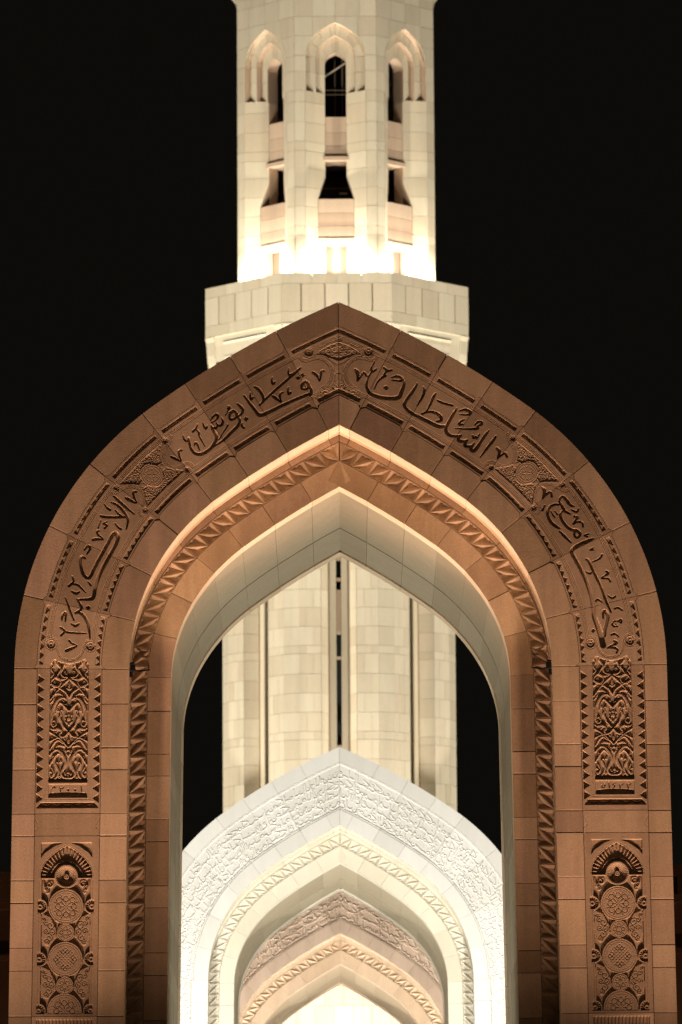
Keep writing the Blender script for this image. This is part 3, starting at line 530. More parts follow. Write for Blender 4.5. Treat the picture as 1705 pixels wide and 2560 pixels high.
        for kk, (ww, top) in enumerate(((1, .035), (.6, .018), (.28, .004))):
            R.poly([c((cx0 + dx * r0) * k, yl(cy0 + dy * r0)), c((cx0 + dx * (L - 22) + px * hw * ww) * k, yl(cy0 + dy * (L - 22) + py * hw * ww)), c((cx0 + dx * (L + 2)) * k, yl(cy0 + dy * (L + 2))), c((cx0 + dx * (L - 22) - px * hw * ww) * k, yl(cy0 + dy * (L - 22) - py * hw * ww))], top, ground=1)
    x, z = c(0, yl(515)); R.circle(x, z, 152 * k, .02, .01, 0, 180, ground=.075)
    # ground of the lower field
    fld = [(-240, 540), (240, 540), (240, 1850), (-240, 1850)]
    R.poly([c(a * k, yl(b)) for a, b in fld], .05)
    for f in (1, -1):
        R.stroke([(*cm(262 * k, yl(545), f), .012), (*cm(262 * k, yl(1850), f), .012)], .016, .006, smooth=False)
        # corner leaves
        for (lx, ly, r) in ((165, 590, 36), (200, 630, 26), (185, 665, 18)):
            x, z = cm(lx * k, yl(ly), f); R.curl(x, z, r * k, 1.0, 1.2, .026, .006, flip=f * (1), ground=.05)
        R.stroke([(*cm(225 * k, yl(560), f), .03), (*cm(215 * k, yl(620), f), .03), (*cm(180 * k, yl(680), f), .015)], .006, ground=.05)
        for y0 in (1062, 1582):
            # flat between roundels
            R.poly([cm(238 * k, yl(y0 - 190), f), cm(150 * k, yl(y0 - 150), f), cm(95 * k, yl(y0 - 40), f), cm(90 * k, yl(y0 + 40), f), cm(165 * k, yl(y0 + 130), f), cm(205 * k, yl(y0 + 120), f), cm(238 * k, yl(y0 + 40), f)], .012, ground=1)
            for (lx, ly, r, fl) in ((150, -70, 42, 1), (190, -95, 30, -1), (135, -10, 34, -1), (190, -15, 30, 1), (160, 50, 40, 1), (185, 85, 28, -1), (215, -140, 18, 1)):
                x, z = cm(lx * k, yl(y0 + ly), f); R.curl(x, z, r * k, 2 + ly, 1.3, .016, .05, flip=f * fl)
    for y0, kind in ((808, 0), (1325, 1), (1830, 0)):
        x, z = c(0, yl(y0))
        R.disc(x, z, 174 * k, .004)
        R.circle(x, z, 158 * k, .013, .022); R.circle(x, z, 136 * k, .010, .018)
        for i in range(40):
            a = i * math.pi / 20
            R.stroke([(x + 141 * k * math.cos(a), z + 141 * k * math.sin(a), .008), (x + 154 * k * math.cos(a + .06), z + 154 * k * math.sin(a + .06), .008)], .014, .005, smooth=False)
        if kind == 0:
            for i in range(8):
                a = i * math.pi / 4; r_ = (78 if i % 2 == 0 else 92) * k
                R.circle(x + r_ * math.cos(a), z + r_ * math.sin(a), 26 * k, .014, .034)
                R.stroke([(x + 30 * k * math.cos(a), z + 30 * k * math.sin(a), .012), (x + 55 * k * math.cos(a), z + 55 * k * math.sin(a), .018)], .034, .008)
                b = a + math.pi / 8
                R.stroke([(x + 70 * k * math.cos(b), z + 70 * k * math.sin(b), .012), (x + 122 * k * math.cos(b), z + 122 * k * math.sin(b), .016)], .034, .008)
            for i in (-1, 0, 1):
                for j in (-1, 0, 1):
                    xx = x + (i + j) * 13 * k; zz = z + (i - j) * 13 * k
                    R.stroke([(xx, zz, .016)], .034, .006)
        else:
            for i in range(4):
                a = i * math.pi / 2
                for dr, da in ((95, 0), (80, .28), (80, -.28)):
                    R.circle(x + dr * k * math.cos(a + da), z + dr * k * math.sin(a + da), 17 * k, .012, .032)
            for i in range(-6, 7):
                for j in range(-6, 7):
                    if (i + j) % 2 == 0 and i * i + j * j < 38 and (abs(i) > 1 or abs(j) > 1 or True) and min(abs(i), abs(j)) < 6:
                        if abs(i) in (5, 6) and abs(j) < 3 or abs(j) in (5, 6) and abs(i) < 3: continue
                        R.stroke([(x + i * 17 * k, z + j * 17 * k, .017)], .032, .006)
        for f in (1, -1):
            x, z = cm(255 * k, yl(y0), f)
            R.disc(x, z, 74 * k, .004); R.disc(x, z, 60 * k, .05)
            for i in range(14):
                a = i * math.pi / 7
                R.stroke([(x + 26 * k * math.cos(a), z + 26 * k * math.sin(a), .014), (x + 58 * k * math.cos(a), z + 58 * k * math.sin(a), .022)], .004, ground=.05)
            R.disc(x, z, 26 * k, .01); R.disc(x, z, 12 * k, .03)
    # flat stone outside the field again (cuts the half roundels)
    for f in (1, -1):
        R.poly([cm(275 * k, yl(560), f), cm(335 * k, yl(560), f), cm(335 * k, yl(1900), f), cm(275 * k, yl(1900), f)], 0, ground=1)
    R.poly([c(-335 * k, yl(1858)), c(335 * k, yl(1858)), c(335 * k, yl(1990)), c(-335 * k, yl(1990))], 0, ground=1)
    for y0, kind in ((1062, 0), (1582, 1)):
        x, z = c(0, yl(y0))
        R.disc(x, z, 88 * k, .004); R.circle(x, z, 76 * k, .012, .022)
        for i in range(4):
            a = i * math.pi / 2 + (math.pi / 4 if kind else 0)
            R.circle(x + 40 * k * math.cos(a), z + 40 * k * math.sin(a), 18 * k, .012, .03)
            b = a + math.pi / 4
            R.stroke([(x + 22 * k * math.cos(b), z + 22 * k * math.sin(b), .012), (x + 62 * k * math.cos(b), z + 62 * k * math.sin(b), .014)], .03, .008)
    # fan shell
    x, z = c(0, yl(515))
    R.disc(x, z, 118 * k, .004)
    g = R.win(x - 105 * k, x + 105 * k, z - 105 * k, z + 105 * k)
    sl, X, Z = g
    rr = np.hypot(X - x, Z - z) / (102 * k); aa = np.arctan2(Z - z, X - x)
    bowl = -.075 * (1 - rr ** 2) - .010 * (np.cos(aa * 34) > .1)
    R.H[sl] = np.where(rr < 1, bowl, R.H[sl])
    R.disc(x, z, 24 * k, .02); R.circle(x, z, 12 * k, .012, .05)

def front_relief_text(seed):
    """two tiers of raised script filling the whole band"""
    R = Relief(.008, -2.0, 6.1)
    rng = random.Random(seed)
    S0 = -2.0
    top = float(s_apex(-.9))
    L = top - S0
    def pt(t, v, lo, hi):                         # t = 0 at the foot of the right side, 2L at the foot of the left
        d = lo + (hi - lo) * v
        a = float(s_apex(d))
        if t <= L: return sdp(1, min(S0 + t * (a - S0) / L, a), d)
        return sdp(-1, min(S0 + (2 * L - t) * (a - S0) / L, a), d)
    for sg in (1, -1):
        sv = np.linspace(S0, top + .4, 120)
        lo = [sdp(sg, min(s, float(s_apex(-.40))), -.40) for s in sv]; hi = [sdp(sg, min(s, float(s_apex(-1.40))), -1.40) for s in sv]
        R.poly(lo + hi[::-1], .024)
    glyphs = [
        (.17, [[(0, .02, .07), (-.01, .5, .09), (.02, 1.0, .10)]]),
        (.17, [[(0, .02, .07), (-.01, .5, .09), (.02, 1.0, .10)]]),
        (.34, [[(0, 1.0, .10), (.02, .5, .09), (.04, .22, .09), (.14, .08, .10), (.32, .14, .08)]]),
        (.55, [[(0, .42, .06), (.03, .18, .09), (.2, .08, .12), (.42, .12, .10), (.5, .4, .06)], [(.26, -.08, .11)]]),
        (.46, [[(0, .4, .07), (.05, .05, .10), (.2, -.12, .12), (.38, .0, .10), (.42, .34, .06)], [(.22, .25, .11)]]),
        (.36, [[(.02, .3, .08), (.08, .46, .09), (.18, .36, .10), (.1, .24, .08), (.2, .2, .10), (.22, .0, .09), (.02, -.2, .06), (.3, -.18, .05)]]),
        (.40, [[(0, .2, .09), (.1, .14, .10), (.15, .3, .08), (.2, .14, .10), (.28, .3, .08), (.36, .12, .09)]]),
        (.62, [[(.55, .95, .08), (.25, .72, .10), (.02, .52, .10), (.1, .36, .09), (.35, .24, .09), (.58, .12, .10), (.2, .06, .09), (0, .1, .08)]]),
        (.34, [[(.05, .1, .09), (.0, .32, .10), (.14, .46, .10), (.26, .3, .10), (.18, .12, .09), (.05, .14, .08)]]),
        (.50, [[(.3, .55, .08), (.12, .6, .09), (.1, .42, .09), (.3, .36, .08), (.06, .26, .10), (.04, .0, .11), (.2, -.14, .10), (.44, -.08, .06)]]),
    ]
    marks = [[(0, .0, .06), (.06, .06, .05), (.14, .1, .04)], [(0, 0, .09)], [(0, .05, .05), (.05, -.03, .07), (.11, .08, .05)], [(0, 0, .08), (.1, .0, .08)]]
    GR = .024
    for lo, hi, hs in ((-.69, -.45, .30), (-.93, -.68, .31), (-1.15, -.91, .30), (-1.38, -1.14, .30)):
        t = rng.uniform(0, .1)
        while t < 2 * L - .4:
            w, gl = rng.choice(glyphs)
            ht = rng.uniform(.8, 1.1); sx = hs
            dv = rng.uniform(-.06, .10)
            for stp in gl:
                R.stroke([(*pt(t + x * sx * 1.15, dv + .08 + y * .84 * ht, lo, hi), w_ * .30) for x, y, w_ in stp], 0.0, .012, ground=GR)
            for q_ in range(2):
                if rng.random() < .5 and w > .2:
                    mk = rng.choice(marks); bx = rng.uniform(0, w) * sx; by = rng.choice((.62, .8, .95, .5, .02))
                    R.stroke([(*pt(t + bx + x * .35, by + y, lo, hi), w_ * .28) for x, y, w_ in mk], 0.0, .012, ground=GR)
            t += w * sx * .92 + .012
    for sg in (1, -1):
        for d in (-.375, -1.425):
            R.stroke([(*sdp(sg, s, d), .016) for s in np.linspace(S0, float(s_apex(d)), 120)], .014, .008, smooth=False)
    return R

# ------------------------------------------------------------------ gate builder
def smat(s0, s1, n, Dcol, extra=None):
    """rows along s for every column offset; s1 None means up to the apex"""
    ts = np.linspace(0, 1, n + 1)
    D = np.asarray(Dcol, float)
    a = np.full_like(D, s0 + G)
    b = s_apex(D, G) if s1 is None else np.full_like(D, s1 - G)
    return a[None, :] + (b - a)[None, :] * ts[:, None]

def edge_profile(s0, s1, s, amp, cham=.075):
    """chamfered corner next to a joint"""
    t = np.minimum(s - s0, (1e9 if s1 is None else s1) - s)
    return amp * np.clip(1 - t / cham, 0, 1)

rngj = random.Random(11)
def ring_stone(name, parent, mat, sg, s0, s1, din, dout, n, nd, y, R=None, skirt=.05, jit=.003, warped=False, chin=0, chout=0, slots=False):
    """face stone between two joints and two offsets; chin / chout cut its corners"""
    last = s1 is None
    end = float(s_apex(dout)) if last else s1
    if mat is M['sand'] and R is None:
        mat = rngj.choice((M['sand'], M['sand'], M['sand2'], M['sand3']))
    if chin or chout:
        inner = sorted({s0 + G, s0 + .075, end - (0 if last else G)} | (set() if last else {end - .075}))
        fine = np.linspace(s0 + G, end - (0 if last else G), n + 1)
        inner = inner + [v_ for v_ in fine if min(abs(v_ - w_) for w_ in inner) > .003]
        inner.sort()
        S = np.array(inner)
    else:
        S = np.linspace(s0 + G, end - (0 if last else G), n + 1)
    tt = np.linspace(0, 1, nd + 1)
    if R is None:
        wd = abs(dout - din); cb = .012
        tt = np.array([0, cb / wd] + list(tt[1:-1]) + [1 - cb / wd, 1])
        S = np.concatenate([S[:1], [S[0] + cb], S[1:-1][(S[1:-1] > S[0] + cb * 1.5) & (S[1:-1] < S[-1] - cb * 1.5)], [S[-1] - cb], S[-1:]])
        nd = len(tt) - 1
    di = din + edge_profile(s0, s1, S, chin); do = dout + edge_profile(s0, s1, S, chout)
    if warped: di = di + warp(S); do = do + warp(S)
    D = di[:, None] + (do - di)[:, None] * tt[None, :]
    Sm = np.repeat(S[:, None], nd + 1, 1)
    if last:
        ap = s_apex(D, G)
        base = s0 + G
        Sm = base + (Sm - base) * (ap - base) / (end - base)
    X, Z = P(Sm, D)
    X = X * sg
    Yv = np.full_like(X, y + rngj.uniform(-jit, jit))
    if R is None:
        Yv[0, :] += .002; Yv[-1, :] += .002
        Yv += rngj.uniform(-.004, .004) * (np.linspace(-1, 1, Yv.shape[0])[:, None])
    if R is not None: Yv = Yv - R.sample(X, Z - ZS)
    if slots: Yv = np.maximum(Yv, y - slot_relief(s0, s1, Sm, D))
    return link_mesh(name, grid_mesh(name, X, Yv, Z, skirt), mat, parent)

def soffit_stone(name, parent, mat, sg, s0, s1, d, y0, y1, n, warped=True, thick=.05):
    S = np.linspace(0, 1, n + 1)
    a = s0 + G
    def row(dd):
        if s1 is None:
            e = float(s_apex(dd + (warp(8.0) if warped else 0), G))
        else: e = s1 - G
        s = a + (e - a) * S
        return P(s, dd + (warp(s) if warped else 0))
    x0, z0 = row(d); x1, z1 = row(d + thick)
    V = []; F = []
    for i in range(n + 1):
        V += [(sg * x0[i], y0, z0[i]), (sg * x0[i], y1, z0[i]), (sg * x1[i], y1, z1[i]), (sg * x1[i], y0, z1[i])]
    for i in range(n):
        b = i * 4; c = b + 4
        for k in range(4): F.append((b + k, b + (k + 1) % 4, c + (k + 1) % 4, c + k))
    F += [(0, 1, 2, 3), tuple(n * 4 + k for k in range(4))]
    return link_mesh(name, poly_mesh(name, V, F), mat, parent)

def tri_tile(name, parent, mat, A, B, C_, y):
    """triangular dog-tooth tile: base A-B, tip C_, a valley widening to the base with a scalloped knob"""
    A, B, C_ = (np.array(p, float) for p in (A, B, C_))
    cen = (A + B + C_) / 3
    o = [p + (cen - p) * .035 for p in (A, B, C_)]
    a, b, c = [p + (cen - p) * .11 for p in (A, B, C_)]
    V = []; F = []
    def v(p, dy): V.append((p[0], y + dy, p[1])); return len(V) - 1
    ob = [v(p, .0) for p in o]; ib = [v(p, .0) for p in (a, b, c)]
    sk = [v(p, .07) for p in o]
    for i in range(3):
        j = (i + 1) % 3
        F += [(ob[i], ob[j], ib[j], ib[i]), (ob[j], ob[i], sk[i], sk[j])]
    m0 = (a + b) / 2
    fl = [v(m0 + (a - m0) * .58 + (c - m0) * .04, .036), v(m0 + (b - m0) * .58 + (c - m0) * .04, .036), v(m0 + (c - m0) * .60, .036)]
    F += [(ib[0], fl[0], fl[2], ib[2]), (ib[1], ib[2], fl[2], fl[1]), (ib[0], ib[1], fl[1], fl[0]), tuple(fl)]
    # knob and side curls at the base
    e = (b - a); L = np.linalg.norm(e); e = e / L; nrm = (c - (a + b) / 2); nrm /= np.linalg.norm(nrm)
    for cx, r in ((.5, .13), (.22, .07), (.78, .07)):
        q = a + e * L * cx
        top = []; bot = []
        for k in range(6):
            t = math.pi * k / 5
            pnt = q + e * math.cos(t) * r * L + nrm * math.sin(t) * r * L * .9
            top.append(v(pnt, .006)); bot.append(v(pnt, .044))
        F.append(tuple(top))
        for k in range(5): F.append((top[k + 1], top[k], bot[k], bot[k + 1]))
    return link_mesh(name, poly_mesh(name, V, F), mat, parent)

def build_gate(name, loc, label, mats, R, inscribed, smin):
    """mats: face, trim, recess, soffit"""
    g = empty(name, loc, label, 'archway', 'monumental archways in a row')
    face, trim, recess, soff = mats
    def spans(): return [(a, b) for a, b in zip(JA[:-1], JA[1:])]
    piers = [(a, b) for a, b in zip(JP[:-1], JP[1:]) if b > smin]
    for sg in (1, -1):
        # front ring of the arch
        for a, b in spans():
            if inscribed:
                ring_stone('rim_stone', g, face, sg, a, b, -.352, 0, 12, 2, 0, chin=.055)
                ring_stone('inscription_stone', g, face, sg, a, b, -1.373, -.360, max(40, int(((b or 8.4) - a) / .0088)), 132, 0.004, R, chin=-.06, chout=.055, jit=.001, slots=True)
                ring_stone('rim_stone', g, face, sg, a, b, -1.81, -1.381, 12, 2, 0, chout=-.06)
            else:
                ring_stone('rim_stone', g, face, sg, a, b, -.35, 0, 12, 2, 0)
                ring_stone('inscription_stone', g, face, sg, a, b, -1.44, -.358, max(30, int(((b or 8.4) - a) / .012)), 90, 0.002, R, jit=.001)
                ring_stone('rim_stone', g, face, sg, a, b, -1.81, -1.448, 12, 2, 0)
        for a, b in piers:
            ring_stone('rim_stone', g, face, sg, a, b, -.355, 0, 1, 1, 0)
            ring_stone('rim_stone', g, face, sg, a, b, -1.81, -1.392, 1, 1, 0)
        if inscribed:
            ring_stone('arabesque_panel', g, face, sg, -2.247, .07, -1.383, -.364, 290, 128, .004, R, jit=.001)
            ring_stone('plain_block', g, face, sg, -2.599, -2.247, -1.383, -.364, 44, 102, .002, R, jit=.001)
            ring_stone('roundel_panel', g, face, sg, -5.44, -2.599, -1.383, -.364, 360, 128, .004, R, jit=.001)
            # fluted panel below
            lo, hi = -6.5, -5.44
            S = np.linspace(lo, hi - G, 60); D = np.linspace(-1.383, -.364, 161)
            X, Z = P(np.repeat(S[:, None], 161, 1), np.repeat(D[None, :], 60, 0))
            rel = np.where((S[:, None] < -5.49) & (np.abs(D[None, :] + .872) < .44), -.022 - .022 * np.cos((D[None, :] + .872) / .055 * 2 * np.pi), 0)
            rel = np.where((S[:, None] < -5.66) & (np.abs(D[None, :] + .872) < .44), -.03 + .03 * np.abs(np.cos((D[None, :] + .872) / .11 * 2 * np.pi)), rel)
            link_mesh('fluted_panel', grid_mesh('fluted_panel', X * sg, .004 - rel, Z, .06), face, g)
        else:
            ring_stone('inscription_stone', g, face, sg, -2.247, .07, -1.383, -.364, 140, 72, .002, R, jit=.001)
        # recessed order: edge strip, dog-tooth tiles, plain voussoirs
        yr = .90
        for a, b in spans() + piers:
            n = 12 if b is None or b > .08 else 1
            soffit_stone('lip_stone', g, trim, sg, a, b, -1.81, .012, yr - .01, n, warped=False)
            ring_stone('edge_stone', g, recess, sg, a, b, -1.797, -1.70, n, 1, yr, warped=True)
            ring_stone('voussoir', g, recess, sg, a, b, -2.45, -2.083, n, 2, yr, warped=True)
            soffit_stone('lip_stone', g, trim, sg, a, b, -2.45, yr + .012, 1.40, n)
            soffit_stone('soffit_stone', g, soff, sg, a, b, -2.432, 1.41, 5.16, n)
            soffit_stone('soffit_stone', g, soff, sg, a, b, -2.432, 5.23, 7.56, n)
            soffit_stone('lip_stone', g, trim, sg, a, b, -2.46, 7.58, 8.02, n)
        # dog-tooth tiles: equal steps measured along the band
        ss = np.linspace(smin, float(s_apex(-1.98)), 3000)
        xx, zz = P(ss, -1.93 + warp(ss)); keep = xx >= 0
        ss = ss[keep]; xx = xx[keep]; zz = zz[keep]
        ln = np.concatenate([[0], np.cumsum(np.hypot(np.diff(xx), np.diff(zz)))])
        n = int(round(ln[-1] / .291))
        cuts = np.interp(np.linspace(ln[-1], 0, n + 1), ln, ss)
        def cp(s, d, first):
            dd = d + float(warp(s))
            s2 = float(s_apex(dd, .004)) if first else min(s, float(s_apex(dd, .004)))
            x, z = P(s2, dd); return (sg * float(x), float(z))
        for i in range(n):
            O0 = cp(cuts[i], -1.803, i == 0); O1 = cp(cuts[i + 1], -1.803, False)
            I0 = cp(cuts[i], -2.077, i == 0); I1 = cp(cuts[i + 1], -2.077, False)
            tri_tile('zigzag_tile', g, recess, O0, O1, I0, yr)
            tri_tile('zigzag_tile', g, recess, I0, I1, O1, yr)
        # lower pier down to the ground, plain blocks
        x0, z0 = P(smin - .01, 0.); x1, _ = P(-ZS, 0.)
        prof = [(0, 0), (0, 8.0), (-2.44, 8.0), (-2.44, yr), (-1.81, yr), (-1.81, 0)]
        V = [(sg * float(P(s, d)[0]), y + .004, float(P(s, d)[1])) for s in (-ZS, smin - .006) for d, y in prof]
        nF = len(prof)
        F = [(i, (i + 1) % nF, nF + (i + 1) % nF, nF + i) for i in range(nF)] + [tuple(range(nF)), tuple(range(nF, 2 * nF))]
        link_mesh('pier_base', poly_mesh('pier_base', V, F), face, g)
        # body behind the facing stones
        prof = [(-.02, .035), (-.02, 7.99), (-2.40, 7.99), (-2.40, yr + .075), (-1.78, yr + .075), (-1.78, .035), (-1.40, .035), (-1.40, .125), (-.342, .125), (-.342, .035)]
        seq = [smin] + list(np.linspace(0, 7.2, 60)) + ['apex']
        V = []; nF = len(prof)
        for s in seq:
            for d, y in prof:
                if s == 'apex':
                    dd = d + (float(warp(8)) if d < -2 else 0); x, z = P(float(s_apex(dd)), dd)
                else:
                    dd = d + (float(warp(s)) if d < -2 else 0); x, z = P(s, dd)
                V.append((sg * float(x), y, float(z)))
        F = []
        for i in range(len(seq) - 1):
            for k in range(nF): F.append((i * nF + k, i * nF + (k + 1) % nF, (i + 1) * nF + (k + 1) % nF, (i + 1) * nF + k))
        link_mesh('mortar_core', poly_mesh('mortar_core', V, F), M['mortar'] if inscribed else M['mortar_pale'], g)
    return g
# ------------------------------------------------------------------ setting: ground
gv = [(-900, -300, 0), (900, -300, 0), (900, 2200, 0), (-900, 2200, 0)]
ground = link_mesh('ground', poly_mesh('ground', gv, [(0, 1, 2, 3)]), M['ground'], None)
ground['kind'] = 'structure'

# ------------------------------------------------------------------ the three gates
R1_ = front_relief_inscribed()
gate1 = build_gate('archway', (X1, Y1, 0), 'brown sandstone archway in front with large carved Arabic name over the arch', (M['sand'], M['trim'], M['sand'], M['soffit']), R1_, True, -6.51)
G = .003                                     # tighter joints in the marble
R2_ = front_relief_text(21)
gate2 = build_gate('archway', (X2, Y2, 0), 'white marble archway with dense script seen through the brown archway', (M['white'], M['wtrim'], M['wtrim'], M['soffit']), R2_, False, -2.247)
R3_ = front_relief_text(33)
gate3 = build_gate('archway', (X3, Y3, 0), 'rose brown archway with script farthest back, seen through the white marble archway', (M['pink'], M['rosetrim'], M['rosetrim'], M['soffit']), R3_, False, -2.247)

# ------------------------------------------------------------------ minaret
MIN = empty('minaret', (XM, YM, 0), 'tall floodlit cream stone minaret with balcony rising behind the brown archway', 'minaret')

def part(name, parent=None):
    o = bpy.data.objects.new(name, None); COL.objects.link(o); o.parent = parent or MIN; return o

class Facet:
    def __init__(self, ang, apo):
        self.n = np.array([math.sin(ang), -math.cos(ang)]); self.t = np.array([math.cos(ang), math.sin(ang)]); self.a = apo
    def p(self, u, dep, z):
        q = self.n * (self.a - dep) + self.t * u
        return (float(q[0]), float(q[1]), float(z))
    def back(self, t): return (float(-self.n[0] * t), float(-self.n[1] * t), 0.)

rs = random.Random(5)
JG = .007
def stone(parent, f, poly, mat, thick=.06, name='stone'):
    """poly = [(u, dep, z)...] counter-clockwise; slight inset gives the joint"""
    a = np.array(poly, float); c = a.mean(0)
    e = a.copy()
    for k in (0, 2):
        dlt = a[:, k] - c[k]
        e[:, k] = a[:, k] - np.sign(dlt) * np.minimum(np.abs(dlt), JG)
    w = rs.uniform(-.004, .004)
    if mat is M['cream'] and rs.random() < .2: mat = M['cream2']
    return slab(name, [f.p(u, d + w, z) for u, d, z in e], f.back(thick), mat, parent)

def quad_obj(name, f, polys, mat, parent):
    V = []; F = []
    for p in polys:
        n0 = len(V); V += [f.p(*q) for q in p]; F.append(tuple(range(n0, n0 + len(p))))
    return link_mesh(name, poly_mesh(name, V, F), mat, parent)

def pointed(h, rise, zs, n=7):
    """right half of a pointed arch from springing to apex"""
    ss = np.linspace(0, 1, n + 1) ** .9 * float(s_apex(0.))
    xs, zs_ = P(ss, 0.)
    out = [(float(x) * h / W, zs + (float(z) - ZS) * rise / 5.9425) for x, z in zip(xs, zs_)]
    out[-1] = (0.0, zs + rise)
    return out

ANG = [0, rad(45), rad(-45), rad(90), rad(-90)]
AU, AL, AB = 4.43, 5.157, 5.865
HU, HL, HB = AU * math.tan(rad(22.5)), AL * math.tan(rad(22.5)), AB * math.tan(rad(22.5))

# --- upper stage
up = part('upper_stage')
ZC = [55.0, 55.5, 56.39, 57.2, 57.63, 58.52, 59.38, 60.26, 61.04, 61.47, 62.35, 63.26, 63.79, 64.67, 65.38, 66.28, 67.16, 68.05, 68.46]
US, UC, DS = .47, 1.36, .66            # half slot, outer edge of the splay, depth of the splay
def dsp(u): return DS * (UC - u) / (UC - US)
for ai, ang in enumerate(ANG):
    f = Facet(ang, AU)
    if ai >= 3:
        quad_obj('side_wall', f, [[(-HU, 0, 54), (HU, 0, 54), (HU, 0, 69.0), (-HU, 0, 69.0)]], M['cream'], up)
        continue
    outer = pointed(1.305, 1.50, 65.39); mid = pointed(.86, .99, 65.37); slot = pointed(US, .50, 65.16)
    for sg in (1, -1):
        def q(u, d, z): return (sg * u, d, z)
        for z0, z1 in zip(ZC[:-1], ZC[1:]):
            # flat pier beside the splay
            if z1 <= 65.4:
                lo = 1.305 if z0 >= 63.79 else UC
                stone(up, f, [q(lo, 0, z0), q(HU - .01, 0, z0), q(HU - .01, 0, z1), q(lo, 0, z1)], M['cream'])
            else:
                # wall round the arch head
                seg = [p for p in outer if z0 < p[1] < z1]
                def xa(z):
                    if z >= outer[-1][1]: return 0.
                    for (x0_, a_), (x1_, b_) in zip(outer[:-1], outer[1:]):
                        if a_ <= z <= b_: return x0_ + (x1_ - x0_) * (z - a_) / (b_ - a_)
                    return 1.305
                apex_in = z0 < outer[-1][1] < z1
                inner = [(xa(z0), z0)] + seg + ([(0, outer[-1][1])] if apex_in else []) + [(xa(z1), z1)]
                dedup = []
                for p in inner:
                    if not dedup or abs(p[0] - dedup[-1][0]) + abs(p[1] - dedup[-1][1]) > 1e-3: dedup.append(p)
                if xa(z0) == 0:
                    c = rs.uniform(.8, 1.1)
                    stone(up, f, [q(0, 0, z0), q(c, 0, z0), q(c, 0, z1), q(0, 0, z1)], M['cream'])
                    stone(up, f, [q(c, 0, z0), q(HU - .01, 0, z0), q(HU - .01, 0, z1), q(c, 0, z1)], M['cream'])
                elif apex_in:
                    stone(up, f, [q(.72, 0, z0)] + [q(x, 0, z) for x, z in dedup if x < .72][0:0] + [q(HU - .01, 0, z0), q(HU - .01, 0, z1), q(.72, 0, z1)], M['cream']) if xa(z0) < .72 else None
                    lim = max(.72, xa(z0) + .05)
                    pl = [q(x, 0, z) for x, z in dedup if x <= lim]
                    stone(up, f, pl + [q(lim, 0, z1), q(lim, 0, z0)], M['cream'])
                    if xa(z0) >= .72: stone(up, f, [q(lim, 0, z0), q(HU - .01, 0, z0), q(HU - .01, 0, z1), q(lim, 0, z1)], M['cream'])
                else:
                    stone(up, f, [q(HU - .01, 0, z0), q(HU - .01, 0, z1)] + [q(x, 0, z) for x, z in dedup[::-1]], M['cream'])
            # splayed reveal below the niche
            if z1 <= 63.85:
                def ui(z):
                    if z >= 60.02: return US
                    if z <= 58.93: return .80
                    return US + (.80 - US) * (60.02 - z) / (60.02 - 58.93)
                zz = sorted({z0, z1} | {z for z in (60.02, 58.93) if z0 < z < z1})
                inn = [(ui(z), z) for z in zz]
                stone(up, f, [q(UC, 0, z0)] + [q(u, dsp(u), z) for u, z in inn] + [q(UC, 0, z1)], M['cream'], thick=.1)
        # reveal of the slot going in
        quad_obj('slot_reveal', f, [[q(US, DS, 58.9), q(US, DS + .55, 58.9), q(US, DS + .55, 65.2), q(US, DS, 65.2)],
                                    [q(.80, dsp(.8), 55.), q(.80, DS + .55, 55.), q(.80, DS + .55, 58.93), q(.80, dsp(.8), 58.93)],
                                    [q(.80, dsp(.8), 58.93), q(.80, DS + .5, 58.93), q(US, DS + .5, 60.02), q(US, DS, 60.02)],
                                    [q(UC, .03, 63.79), q(US, DS + .03, 63.79), q(1.305, DS + .03, 63.79)]], M['rose'], up)
        # niche orders
        for (big, small, dep, zf) in ((outer, mid, .30, 63.79), (mid, slot, .60, 63.79)):
            hb, hs = big[0][0], small[0][0]
            # reveal walls of the step
            pl = [(hb, zf)] + big
            quad_obj('order_reveal', f, [[q(x0_, dep - .3, a_), q(x0_, dep, a_), q(x1_, dep, b_), q(x1_, dep - .3, b_)] for (x0_, a_), (x1_, b_) in zip(pl[:-1], pl[1:])], M['rose'], up)
            # jamb stones and voussoirs
            for z0, z1 in ((63.79, 64.67), (64.67, 65.38)):
                stone(up, f, [q(hs, dep, z0), q(hb, dep, z0), q(hb, dep, z1), q(hs, dep, z1)], M['cream'], name='voussoir')
            nb = len(big) - 1
            for i in range(0, nb, 2 if dep < .4 else 3):
                j = min(nb, i + (2 if dep < .4 else 3))
                pts = [q(big[k][0], dep, big[k][1]) for k in range(i, j + 1)] + [q(small[k][0], dep, small[k][1]) for k in range(j, i - 1, -1)]
                stone(up, f, pts, M['cream'], name='voussoir')
        pl = [(US, 63.7)] + slot
        quad_obj('slot_reveal', f, [[q(x0_, .60, a_), q(x0_, DS + .55, a_), q(x1_, DS + .55, b_), q(x1_, .60, b_)] for (x0_, a_), (x1_, b_) in zip(pl[:-1], pl[1:])], M['rose'], up)
